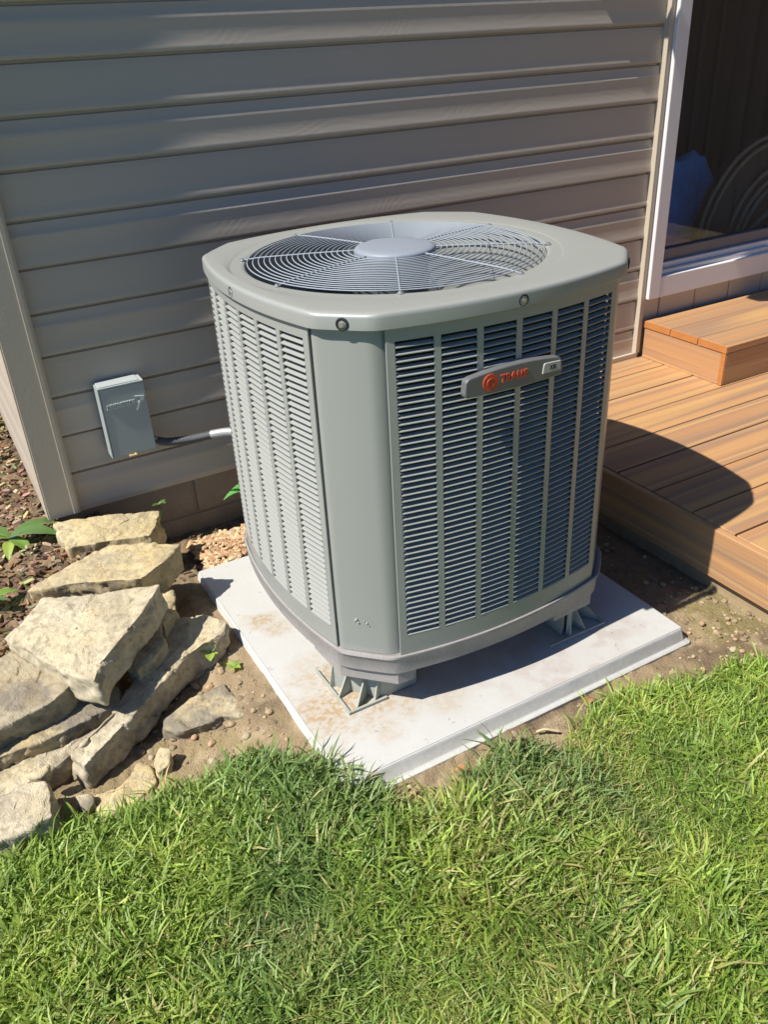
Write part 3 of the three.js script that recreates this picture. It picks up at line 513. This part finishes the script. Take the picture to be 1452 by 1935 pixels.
function stone(label, t, pts, { warm = 0.5, grey = 0.3, skew = [0, 0], flare = 1.0, rough = 1, name = 'stone' } = {}) {
  const n0 = pts.length, c = [0, 0, 0]; for (const p of pts) for (let k = 0; k < 3; k++) c[k] += p[k] / n0;
  // resample outline at about 7 mm, softly rounding its corners
  const dense = []; for (let i = 0; i < n0; i++) { const a = pts[i], b = pts[(i + 1) % n0], L = Math.hypot(a[0] - b[0], a[2] - b[2]), m = Math.max(1, Math.round(L / 0.0048)); for (let j = 0; j < m; j++) dense.push([0, 1, 2].map((k) => a[k] + (b[k] - a[k]) * j / m)); }
  const N = dense.length, out = dense.map((_, i) => { const q = [0, 0, 0]; for (let d = -1; d <= 1; d++) { const p = dense[(i + d + N) % N]; for (let k = 0; k < 3; k++) q[k] += p[k] / 3; } return q; });
  const sd = c[0] * 31 + c[2] * 57; const rings = [];
  let mr = 0; for (const p of out) mr = Math.max(mr, Math.hypot(p[0] - c[0], p[2] - c[2])); const nIn = Math.max(10, Math.min(48, Math.round(mr / 0.0055)));
  // least-squares plane through the outline, so that the cleft top is flat rather than conical
  let sxx = 0, szz = 0, sxz = 0, sxy = 0, szy = 0; for (const p of out) { const a = p[0] - c[0], b = p[2] - c[2], e = p[1] - c[1]; sxx += a * a; szz += b * b; sxz += a * b; sxy += a * e; szy += b * e; }
  const det = sxx * szz - sxz * sxz || 1, ga = (sxy * szz - szy * sxz) / det, gb = (szy * sxx - sxy * sxz) / det;
  const plane = (x, z) => c[1] + ga * (x - c[0]) + gb * (z - c[2]);
  for (let r = 0; r < nIn; r++) { const k = 0.015 + 0.977 * (r / (nIn - 1)); rings.push(out.map((p) => { const x = c[0] + (p[0] - c[0]) * k, z = c[2] + (p[2] - c[2]) * k; return [x, plane(x, z) + (p[1] - plane(p[0], p[2])) * k * k * k + 0.003 * (1 - k * k * k * k), z]; })); }
  const nS = 11;
  for (let r = 0; r <= nS; r++) { const s = r / nS, y = -0.002 - (t - 0.002) * s; rings.push(out.map((p) => { const g = 1 + (flare - 1) * s; return [c[0] + (p[0] - c[0]) * g + skew[0] * s, p[1] + y, c[2] + (p[2] - c[2]) * g + skew[1] * s]; })); }
  rings.push(out.map((p) => [c[0] + (p[0] - c[0]) * 0.8 + skew[0], p[1] - t - 0.004, c[2] + (p[2] - c[2]) * 0.8 + skew[1]]), out.map((p) => [c[0] + (p[0] - c[0]) * 0.02 + skew[0], c[1] - t, c[2] + (p[2] - c[2]) * 0.02 + skew[1]]));
  for (const rg of rings) rg.reverse();
  let g = gridGeo(rings, true, (p) => [p[0] + p[1] * 0.7, p[2] + p[1] * 0.7]);
  const P = g.attributes.position, Nn = g.attributes.normal, col = new Float32Array(P.count * 3);
  for (let i = 0; i < P.count; i++) {
    const x = P.getX(i), y = P.getY(i), z = P.getZ(i), nx = Nn.getX(i), ny = Nn.getY(i), nz = Nn.getZ(i), sideF = 1 - Math.abs(ny);
    let d = 0.008 * (fbm(x * 11 + sd, y * 11, z * 11, 3) - 0.5) + 0.004 * (fbm(x * 38 + sd, y * 38, z * 38, 3) - 0.5) + 0.003 * (fbm(x * 90 + sd, y * 90, z * 90, 2) - 0.5);
    const wx = x + 0.012 * (fbm(x * 30 + sd, y * 30, z * 30, 2) - 0.5), wz = z + 0.012 * (fbm(x * 30, y * 30 + sd, z * 30, 2) - 0.5); d += (0.0036 + 0.004 * sideF) * facet(wx + sd, y * 1.4, wz, 15) + (0.0018 + 0.0015 * sideF) * facet(wx, y * 1.3 + sd, wz, 42);
    const chip = fbm(x * 22 + sd, y * 26, z * 22 + 3, 2); d += sideF * (0.010 * (Math.floor(chip * 7) / 7 - 0.5) + 0.004 * (fbm(x * 6 + sd, y * 110, z * 6, 2) - 0.5));
    d *= rough; P.setXYZ(i, x + nx * d, y + ny * d, z + nz * d);
    let q = mixc([0.68, 0.60, 0.45], [0.68, 0.54, 0.27], clamp(warm + 0.9 * (fbm(x * 9 + sd, y * 9, z * 9, 3) - 0.5)));
    q = mixc(q, [0.27, 0.235, 0.18], clamp(grey * 1.2 * sstep(0.40, 0.66, fbm(x * 13 - sd, y * 13, z * 13 + 8, 4)) + grey * 0.35));
    q = mixc(q, [0.60, 0.43, 0.20], 0.45 * sstep(0.52, 0.68, fbm(x * 26 + sd, y * 26 + 4, z * 26, 3)) * warm); q = mixc(q, [0.33, 0.29, 0.22], 0.4 * sstep(0.56, 0.68, fbm(x * 60 - sd, y * 60, z * 60 + 2, 2)));
    const pit = sstep(0.60, 0.70, fbm(x * 120 + sd, y * 120, z * 120, 2)); q = mixc(q, [0.25, 0.20, 0.13], 0.45 * pit);
    col.set(q, i * 3);
  }
  g.setAttribute('color', new THREE.BufferAttribute(col, 3)); g.computeVertexNormals();
  return top(name, g, stoneM, label, 'stone', 'limestone pieces stacked at the bed edge');
}
stone('yellow limestone block lying directly under the white corner trim, farthest of the pile', 0.095, [[-0.773, 0.150, -0.681], [-0.635, 0.145, -0.643], [-0.493, 0.130, -0.614], [-0.520, 0.125, -0.553], [-0.553, 0.120, -0.510], [-0.664, 0.125, -0.540], [-0.761, 0.130, -0.553]], { warm: 0.65, grey: 0.2 });
stone('broad yellowish slab second from the house, with its right end in shade', 0.085, [[-0.887, 0.130, -0.401], [-0.808, 0.140, -0.436], [-0.741, 0.150, -0.446], [-0.673, 0.155, -0.459], [-0.613, 0.160, -0.421], [-0.510, 0.160, -0.351], [-0.570, 0.158, -0.296], [-0.641, 0.155, -0.256], [-0.712, 0.150, -0.304], [-0.795, 0.140, -0.358], [-0.857, 0.133, -0.386]], { warm: 0.75, grey: 0.25, flare: 0.97, skew: [0.01, -0.01] });
stone('large pale slab on top of the pile with a pointed front corner', 0.075, [[-0.968, 0.135, -0.226], [-0.921, 0.145, -0.256], [-0.864, 0.160, -0.301], [-0.773, 0.165, -0.242], [-0.711, 0.170, -0.216], [-0.611, 0.175, -0.177], [-0.680, 0.165, -0.099], [-0.760, 0.150, -0.036], [-0.802, 0.140, -0.003], [-0.823, 0.130, 0.032], [-0.862, 0.130, -0.015], [-0.911, 0.130, -0.117], [-0.941, 0.132, -0.177]], { warm: 0.22, grey: 0.28, flare: 0.99, skew: [0.012, 0] });
stone('dark weathered grey brown slab below the pointed slab at the left edge', 0.065, [[-0.951, 0.090, -0.234], [-0.880, 0.088, -0.165], [-0.850, 0.085, -0.070], [-0.864, 0.085, -0.045], [-0.920, 0.075, -0.020], [-1.019, 0.070, -0.005], [-1.090, 0.070, 0.004], [-1.090, 0.080, -0.139], [-1.011, 0.090, -0.201]], { warm: 0.45, grey: 1.7 });
stone('long brown stone squeezed under the weathered grey brown slab', 0.06, [[-0.775, 0.022, -0.060], [-0.857, 0.026, -0.119], [-0.955, 0.026, -0.11], [-1.09, 0.026, -0.08], [-1.09, 0.015, 0.012], [-1.037, 0.015, 0.016], [-0.922, 0.015, 0.014], [-0.785, 0.015, -0.010]], { warm: 0.75, grey: 1.2 });
stone('long rounded narrow stone reaching diagonally from the pad corner to the lower left', 0.075, [[-0.588, 0.035, -0.230], [-0.526, 0.038, -0.192], [-0.482, 0.042, -0.131], [-0.500, 0.038, -0.102], [-0.534, 0.032, -0.089], [-0.587, 0.030, -0.086], [-0.682, 0.022, -0.021], [-0.765, 0.015, 0.040], [-0.834, 0.008, 0.082], [-0.893, -0.008, 0.110], [-0.913, 0.000, 0.070], [-0.850, 0.010, 0.045], [-0.782, 0.015, -0.014], [-0.679, 0.028, -0.125]], { warm: 0.3, grey: 0.35, rough: 1.1 });
stone('low flat grey slab in the shade between the long rounded stone and the brown stone', 0.06, [[-0.781, -0.012, -0.052], [-0.778, -0.014, -0.005], [-0.878, -0.018, 0.036], [-0.935, -0.020, 0.062], [-1.004, -0.022, 0.082], [-1.056, -0.025, 0.085], [-1.11, -0.025, 0.088], [-1.11, -0.020, 0.019], [-1.048, -0.020, 0.017], [-0.926, -0.015, -0.024]], { warm: 0.2, grey: 0.4 });
stone('small shaded block propped under the right side of the pointed slab', 0.07, [[-0.744, 0.060, -0.089], [-0.698, 0.065, -0.126], [-0.635, 0.070, -0.173], [-0.645, 0.065, -0.100], [-0.683, 0.060, -0.064], [-0.726, 0.058, -0.044]], { warm: 0.6, grey: 0.35 });
stone('narrow upright stone end tucked between the two topmost slabs on the right', 0.09, [[-0.650, 0.085, -0.213], [-0.600, 0.088, -0.285], [-0.566, 0.088, -0.273], [-0.583, 0.075, -0.204], [-0.628, 0.070, -0.160]], { warm: 0.7, grey: 0.4 });
stone('squared cream block at the lower left edge beside the grass', 0.085, [[-1.12, -0.004, 0.111], [-1.054, 0.004, 0.112], [-0.998, 0.010, 0.112], [-0.967, 0.010, 0.131], [-0.966, 0.006, 0.162], [-0.972, 0.000, 0.217], [-1.025, -0.004, 0.218], [-1.070, -0.006, 0.217], [-1.14, -0.010, 0.208]], { warm: 0.3, grey: 0.25 });
stone('thin sunlit stone chip lying behind the squared cream block', 0.022, [[-0.996, 0.008, 0.092], [-0.973, 0.010, 0.089], [-0.950, 0.012, 0.088], [-0.958, 0.010, 0.102], [-0.970, 0.009, 0.109], [-0.986, 0.008, 0.106]], { warm: 0.3, grey: 0.1, rough: 0.4 });
stone('flat grey brown stone half sunk in the soil left of the pad', 0.06, [[-0.717, -0.040, 0.057], [-0.704, -0.040, 0.032], [-0.626, -0.035, 0.000], [-0.550, -0.030, -0.002], [-0.543, -0.032, 0.062], [-0.536, -0.038, 0.124], [-0.591, -0.030, 0.099], [-0.642, -0.030, 0.104], [-0.679, -0.036, 0.094]], { warm: 0.5, grey: 1.0, flare: 1.04 });
stone('small pale stone standing in the soil between the long stone and the sunk flat stone', 0.05, [[-0.761, -0.040, 0.145], [-0.739, -0.032, 0.117], [-0.719, -0.032, 0.136], [-0.734, -0.042, 0.165], [-0.763, -0.055, 0.165]], { warm: 0.55, grey: 0.15, rough: 0.5 });
stone('flat tan stone flush with the soil in front of the long rounded stone', 0.05, [[-0.892, -0.058, 0.149], [-0.838, -0.054, 0.162], [-0.785, -0.054, 0.110], [-0.768, -0.056, 0.138], [-0.769, -0.063, 0.180], [-0.825, -0.066, 0.204], [-0.891, -0.070, 0.204]], { warm: 0.75, grey: 0.3, rough: 0.6 });
stone('small pinkish grey stone in the gap beside the squared cream block', 0.04, [[-0.924, -0.045, 0.141], [-0.895, -0.040, 0.158], [-0.892, -0.050, 0.174], [-0.914, -0.060, 0.184], [-0.926, -0.055, 0.163]], { warm: 0.2, grey: 0.7, rough: 0.5 });

// ---------------------------------------------------------------- pebbles, wood chips, grass: uncountable stuff
function scatter(name, geo, mat, n, place, label, category) {
  const im = new THREE.InstancedMesh(geo, mat, n); im.name = numbered(name); im.castShadow = im.receiveShadow = true; const m = new THREE.Matrix4(), q = new THREE.Quaternion(), e = new THREE.Euler(), s = new THREE.Vector3(), p = new THREE.Vector3(), c = new THREE.Color();
  for (let i = 0; i < n; i++) { const o = place(i); p.set(...o.p); e.set(...o.r, 'YXZ'); q.setFromEuler(e); s.set(...o.s); im.setMatrixAt(i, m.compose(p, q, s)); im.setColorAt(i, c.setRGB(...o.c)); }
  im.userData = { kind: 'stuff', label, category }; scene.add(im); return im;
}
function pebbleGeo(s) { const g = mergeVertices(new THREE.IcosahedronGeometry(1, 2).deleteAttribute('uv').deleteAttribute('normal')); const p = g.attributes.position; for (let i = 0; i < p.count; i++) { const k = 0.45 + 1.1 * fbm(p.getX(i) * 1.7 + s, p.getY(i) * 1.7, p.getZ(i) * 1.7, 3); p.setXYZ(i, p.getX(i) * k, p.getY(i) * k * 0.65, p.getZ(i) * k * 0.8); } g.computeVertexNormals(); return g; }
const pebM = std({ roughness: 0.95, map: rep(mottle, 1) });
srand(11);
function pebblePlace(xa, xb, za, zb, ra, rb, tones, test) { return () => { let x, z, t = 0; do { x = rr(xa, xb); z = rr(za, zb); t++; } while (test && !test(x, z) && t < 60); const r = ra + (rb - ra) * Math.pow(rnd(), 3.2); const c = tones[Math.floor(rnd() * tones.length)], k = rr(0.75, 1.2); return { p: [x, groundH(x, z) + r * 0.25, z], r: [rr(-0.3, 0.3), rr(0, 6.3), rr(-0.3, 0.3)], s: [r, r, r], c: c.map((q) => q * k) }; }; }
const TAN = [[0.44, 0.33, 0.20], [0.36, 0.27, 0.165], [0.50, 0.41, 0.28], [0.30, 0.225, 0.15], [0.46, 0.31, 0.18]];
const offPad = (x, z) => !(Math.abs(x) < 0.49 && Math.abs(z) < 0.485);
scatter('gravel', pebbleGeo(1), pebM, 220, pebblePlace(-0.5, 0.72, 0.43, 0.62, 0.002, 0.010, TAN, (x, z) => offPad(x, z) && z < lawnEdge(x) + 0.02 && x > -0.45), 'small tan pebbles scattered on bare soil along the front of the pad', 'gravel');
scatter('gravel', pebbleGeo(5), pebM, 300, pebblePlace(0.48, 0.80, -0.5, 0.62, 0.002, 0.010, TAN, (x, z) => x < 0.66 || z > 0.3), 'pebbles scattered on the soil between the pad and the deck', 'gravel');
scatter('gravel', pebbleGeo(9), pebM, 160, pebblePlace(-0.80, -0.47, -0.1, 0.36, 0.002, 0.011, TAN, (x, z) => offPad(x, z)), 'pebbles scattered on the soil left of the pad', 'gravel');
scatter('gravel', pebbleGeo(13), pebM, 700, (() => { const f = pebblePlace(-0.42, -0.16, -0.66, -0.47, 0.005, 0.013, [[0.62, 0.45, 0.26], [0.52, 0.33, 0.19], [0.66, 0.52, 0.33], [0.45, 0.26, 0.15]]); return () => { const o = f(); o.p[1] = G0 + 0.04 * Math.max(0, 1 - Math.hypot((o.p[0] + 0.28) / 0.16, (o.p[2] + 0.53) / 0.13)) + 0.012 + rr(0, 0.008); o.s[0] *= rr(1, 1.7); return o; }; })(), 'heap of light orange gravel behind the pad below the siding', 'gravel');
srand(77);
const clodT = [[0.33, 0.255, 0.165], [0.28, 0.215, 0.135], [0.36, 0.28, 0.18]];
const sunk = (f) => () => { const o = f(); o.s[1] *= 0.7; o.p[1] -= o.s[0] * 0.25; return o; };
scatter('soil_clods', pebbleGeo(21), pebM, 420, sunk(pebblePlace(-0.95, -0.46, -0.25, 0.34, 0.0025, 0.011, clodT, (x, z) => offPad(x, z))), 'crumbly clods of tan soil between the stones and the pad', 'soil');
scatter('soil_clods', pebbleGeo(25), pebM, 520, sunk(pebblePlace(-0.45, 0.85, 0.30, 0.72, 0.0025, 0.010, clodT, (x, z) => offPad(x, z) && (x < 0.66 || z > 0.3) && z < lawnEdge(x) + 0.05)), 'crumbly clods of tan soil between the front of the pad and the lawn', 'soil');
// wood chips in the planting bed
const chipG = new THREE.BoxGeometry(1, 0.25, 0.4, 3, 1, 1); { const p = chipG.attributes.position; for (let i = 0; i < p.count; i++) p.setXYZ(i, p.getX(i) + 0.15 * (h2(i, 3, 1) - 0.5), p.getY(i) + 0.12 * Math.cos(p.getX(i) * 3) + 0.15 * (h2(i, 1, 5) - 0.5), p.getZ(i) * (1 - 0.5 * Math.abs(p.getX(i)))); chipG.computeVertexNormals(); }
srand(23);
scatter('wood_mulch', chipG, std({ roughness: 0.95 }), 5200, () => { let x, z; do { x = rr(-1.25, -0.55); z = rr(-2.4, 0.0); } while (bedEdge(x, z) < -0.10 || (x > -0.77 && z < -0.75)); const L = rr(0.006, 0.028); const T = [[0.26, 0.175, 0.095], [0.18, 0.12, 0.068], [0.34, 0.24, 0.135], [0.13, 0.088, 0.052], [0.50, 0.38, 0.23]]; const c = T[Math.floor(Math.pow(rnd(), 1.3) * 5)]; return { p: [x, groundH(x, z) + 0.003, z], r: [rr(-0.5, 0.5), rr(0, 6.3), rr(-0.4, 0.4)], s: [L, L * rr(0.4, 1), L * rr(0.6, 1.4)], c: c.map((q) => q * rr(0.7, 1.2)) }; }, 'brown shredded wood mulch covering the planting bed at the house corner', 'mulch');
scatter('wood_mulch', chipG, std({ roughness: 0.95 }), 700, () => { const x = rr(-0.6, 0.66), z = rr(-0.73, -0.46); const L = rr(0.006, 0.022); const k = rr(0.6, 1.3); return { p: [x, groundH(x, z) + 0.003, z], r: [rr(-0.4, 0.4), rr(0, 6.3), rr(-0.3, 0.3)], s: [L, L * 0.6, L], c: [0.13 * k, 0.085 * k, 0.055 * k] }; }, 'dark wood mulch in the strip between the pad and the house', 'mulch');

// grass: tufts of curved blades
function tuftGeo(s, n, spread) {
  srand(s); const pos = [], idx = [], nor = []; 
  for (let b = 0; b < n; b++) {
    const a = rr(0, 6.283), ox = rr(-spread, spread), oz = rr(-spread, spread), L = rr(0.55, 1.0), w = rr(0.017, 0.031), lean = rr(0.05, 0.75), curl = rr(0.1, 0.9), dx = Math.cos(a), dz = Math.sin(a), tw = rr(-0.6, 0.6);
    const nS = 4, st = pos.length / 3; let px = ox, py = 0, pz = oz, an = lean * 0.5;
    for (let i = 0; i <= nS; i++) {
      const t = i / nS, ww = w * (i === nS ? 0.0 : (1 - 0.55 * t * t)), wx = -Math.sin(a + tw * t), wz = Math.cos(a + tw * t);
      if (i < nS) { pos.push(px + wx * ww, py, pz + wz * ww, px - wx * ww, py, pz - wz * ww); } else pos.push(px, py, pz);
      an += (lean + curl * t) * 0.42; const sl = L / nS; px += dx * Math.sin(an) * sl; pz += dz * Math.sin(an) * sl; py += Math.max(-0.1, Math.cos(an)) * sl;
    }
    for (let i = 0; i < nS - 1; i++) { const q = st + i * 2; idx.push(q, q + 1, q + 3, q, q + 3, q + 2); } idx.push(st + (nS - 1) * 2, st + (nS - 1) * 2 + 1, st + nS * 2);
  }
  const g = new THREE.BufferGeometry(); g.setAttribute('position', new THREE.Float32BufferAttribute(pos, 3)); g.setIndex(idx); g.computeVertexNormals(); return g;
}
const grassM = phy({ roughness: 0.55, transmission: 0.42, thickness: 0, side: THREE.DoubleSide });
function grassPlace(xa, xb, za, zb, ha, hb, dry, keep) {
  return () => {
    let x, z, t = 0; do { x = rr(xa, xb); z = rr(za, zb); t++; } while (!keep(x, z) && t < 80);
    const n = fbm(x * 4.5, z * 4.5, 20, 3), n2 = fbm(x * 13, z * 13, 25, 2), h = rr(ha, hb) * (0.62 + 0.62 * sstep(0.3, 0.7, n));
    let c = mixc([0.20, 0.335, 0.042], [0.42, 0.52, 0.09], clamp(rnd() * 0.8 + 1.3 * (n2 - 0.45)));
    c = mixc(c, [0.12, 0.21, 0.085], 0.6 * sstep(0.4, 0.7, fbm(x * 3 + 9, z * 3, 2, 2)) * (x < 0 ? 1 : 0.3));
    if (rnd() < dry * (0.4 + 2.4 * sstep(0.5, 0.72, n2))) c = mixc(c, [0.56, 0.45, 0.20], rr(0.4, 1));
    const br = sstep(0.50, 0.66, fbm(x * 3.2 + 2, z * 3.2 + 5, 41, 3)); if (rnd() < 0.22 * br) c = mixc(c, [0.50, 0.40, 0.17], rr(0.3, 0.8));
    const k = rr(0.7, 1.35);
    return { p: [x, groundH(x, z) - 0.003, z], r: [rr(-0.45, 0.45), rr(0, 6.283), rr(-0.45, 0.45)], s: [h, h * rr(0.65, 1.05), h], c: c.map((q) => q * k) };
  };
}
const inLawn = (x, z) => { const d = z - lawnEdge(x) + 0.10 * (fbm(x * 9, z * 9, 33, 3) - 0.5); return d > 0.05 || (d > -0.015 && rnd() < 0.35) || (d > 0.0 && rnd() < 0.4); };
{
  const gLabel = 'green lawn grass covering the front of the picture';
  const kinds = [[101, 5, 0.35], [102, 4, 0.30], [103, 6, 0.40], [104, 3, 0.22]];
  const counts = [25000, 25000, 21000, 16000];
  kinds.forEach(([s, n, sp], i) => { const g = tuftGeo(s, n, sp); srand(500 + i); scatter('lawn_grass', g, grassM, counts[i], grassPlace(-1.35, 1.05, 0.15, 1.45, 0.038, 0.090, 0.035, inLawn), gLabel, 'grass'); });
  // the lawn goes on outside the picture, longer and sparser tufts
  srand(900); scatter('lawn_grass', tuftGeo(105, 7, 0.8), grassM, 16000, grassPlace(-3.2, 3.4, 0.2, 4.2, 0.05, 0.085, 0.06, (x, z) => z > lawnEdge(x) + 0.05 && !(x > -1.3 && x < 1.0 && z < 1.4) && !(x > 0.62 && z < 1.6)), gLabel, 'grass');
  // long stray blades
  srand(950); scatter('lawn_grass', tuftGeo(106, 1, 0.05), grassM, 900, grassPlace(-1.3, 1.0, 0.2, 1.4, 0.07, 0.12, 0.12, inLawn), gLabel, 'grass');
}

// ---------------------------------------------------------------- small plants and leaves
function leafGeo(L, W, droop, fold = 0.25, n = 10, lobes = 0) {
  const rows = []; for (let i = 0; i <= n; i++) { const t = i / n, w = W * Math.pow(Math.sin(Math.PI * Math.min(1, t * 0.93 + 0.05)), 0.8) * (1 - 0.25 * t) * (1 + lobes * Math.sin(t * 22)); const y = L * (0.35 * t - droop * t * t), x = L * t * (1 - 0.1 * droop); const r = []; for (let j = -3; j <= 3; j++) { const s = j / 3; r.push([x, y + fold * Math.abs(s) * w - 0.05 * W * Math.sin(t * 30) * Math.abs(s) * 0.4, s * w]); } rows.push(r); }
  return gridGeo(rows);
}
const leafM = (r, g, b, t = 0.3) => phy({ color: RGB(r, g, b), roughness: 0.5, transmission: t, thickness: 0, side: THREE.DoubleSide });
const green1 = leafM(0.10, 0.20, 0.04), green2 = leafM(0.20, 0.34, 0.06), lime = leafM(0.34, 0.46, 0.08), fresh = leafM(0.12, 0.40, 0.08), dryM = std({ color: RGB(0.36, 0.20, 0.09), roughness: 0.9, side: THREE.DoubleSide });
function plant(name, label, pos, leaves, stemM = green1) { // leaves: [L, W, droop, turn, tilt, height, material]
  const p = thing(name, label, 'plant', pos);
  for (const [L, W, dr, turn, tilt, h, mat] of leaves) { const m = part('leaf', leafGeo(L, W, dr), mat, p); m.position.y = h; m.rotation.order = 'YZX'; m.rotation.y = turn; m.rotation.z = tilt; }
  const hs = Math.max(...leaves.map((l) => l[5])); if (hs > 0.015) part('stem', tube([[0, -0.01, 0], [0.003, hs * 0.5, 0.002], [0, hs, 0]], 0.0018, 6, 5), stemM, p);
  return p;
}
plant('leafy_plant', 'broad leaved green plant in the mulch left of the topmost stones', [-0.885, groundH(-0.885, -0.72), -0.72], [[0.15, 0.030, 0.42, -0.55, 0.12, 0.02, green1], [0.15, 0.028, 0.4, 0.1, 0.05, 0.02, green1], [0.10, 0.020, 0.5, -1.1, -0.05, 0.015, green2], [0.13, 0.026, 0.4, 3.0, 0.1, 0.02, green2], [0.09, 0.018, 0.5, -1.8, 0, 0.012, lime], [0.10, 0.022, 0.4, 2.2, 0.1, 0.02, green1]]);
plant('leafy_plant', 'small leafy green sprout in the mulch at the left edge', [-1.0, groundH(-1.0, -0.42), -0.42], [[0.10, 0.020, 0.4, 0.1, 0.1, 0.015, green2], [0.09, 0.018, 0.4, -0.7, 0.3, 0.02, green1], [0.08, 0.016, 0.5, 1.2, 0.2, 0.02, green1]]);
plant('weed_plant', 'small lime green weed growing between the long stone and the pad', [-0.548, groundH(-0.548, -0.09), -0.085], [[0.036, 0.014, 0.3, 2.6, 0.3, 0.035, lime], [0.034, 0.013, 0.4, -1.9, 0.1, 0.035, lime], [0.022, 0.009, 0.4, 0.6, 0.3, 0.038, green2], [0.02, 0.008, 0.3, -0.6, 0.2, 0.03, lime]]);
plant('weed_plant', 'tiny yellow green weed at the left edge of the pad beside the flat sunk stone', [-0.512, groundH(-0.512, -0.03), -0.03], [[0.022, 0.009, 0.4, 2.2, 0.2, 0.012, lime], [0.022, 0.009, 0.4, -1.0, 0.2, 0.012, lime], [0.02, 0.008, 0.4, 0.4, 0.2, 0.014, green2], [0.018, 0.008, 0.4, -2.4, 0.2, 0.01, lime]]);
plant('leafy_plant', 'bright green leaves showing behind the rear edge of the unit', [-0.245, 0.02, -0.60], [[0.06, 0.018, 0.9, 2.9, 0.3, 0.10, fresh], [0.055, 0.018, 1.0, 2.3, 0.2, 0.11, fresh], [0.05, 0.016, 0.8, 0.5, 0.3, 0.11, fresh]]);
plant('leafy_plant', 'small olive green tuft against the foundation behind the topmost stone', [-0.475, 0.07, -0.70], [[0.03, 0.012, 0.5, -0.8, 0.6, 0.03, green1], [0.03, 0.012, 0.5, -1.8, 0.6, 0.035, green2], [0.028, 0.011, 0.5, -2.6, 0.6, 0.03, green1], [0.028, 0.011, 0.5, 0.2, 0.6, 0.03, green1]]);
function dry(label, x, z, rot, s, y) { const m = top('fallen_leaf', leafGeo(s, s * 0.36, 0.4, 0.5), dryM, label, 'leaf', undefined, [x, y === undefined ? groundH(x, z) + 0.006 : y, z]); m.rotation.y = rot; return m; }
dry('dry orange leaf lying at the front edge of the pad near its middle', 0.10, 0.512, 0.4, 0.032, G0 + 0.02);
dry('dry reddish leaf caught in the grass at the front corner of the pad', -0.245, 0.515, -0.5, 0.032, G0 + 0.02);
dry('small orange leaf on the soil between the grass and the sunk flat stone', -0.625, 0.235, 1.0, 0.028);
// dry twig on the soil
top('twig', tube([[-0.035, G0 + 0.012, 0.512], [-0.02, G0 + 0.018, 0.520], [0.005, G0 + 0.012, 0.535]], 0.003, 10, 6), std({ color: RGB(0.55, 0.45, 0.29), roughness: 0.9 }), 'short pale twig lying on bare soil before the front edge of the pad', 'twig');

// ---------------------------------------------------------------- dark board fence across the yard, mirrored in the glass
{
  const f = thing('board_fence', 'dark wooden board fence standing beyond the far side of the deck', 'fence', [4.1, G0, 0]);
  for (let k = 0; k < 60; k++) { const z = -0.68 + k * 0.155; part('fence_board', bx(0, 0.02, 0, 1.95 + 0.01 * (k % 3), z, z + 0.148), M.fence, f); }
  part('rail', bx(0.021, 0.06, 0.4, 0.49, -0.68, 8.6), M.fence, f); part('rail', bx(0.021, 0.06, 1.5, 1.59, -0.68, 8.6), M.fence, f);
}

scene.traverse((o) => { if (o.isMesh) { o.castShadow = true; o.receiveShadow = true; } });
renderer.render(scene, camera);
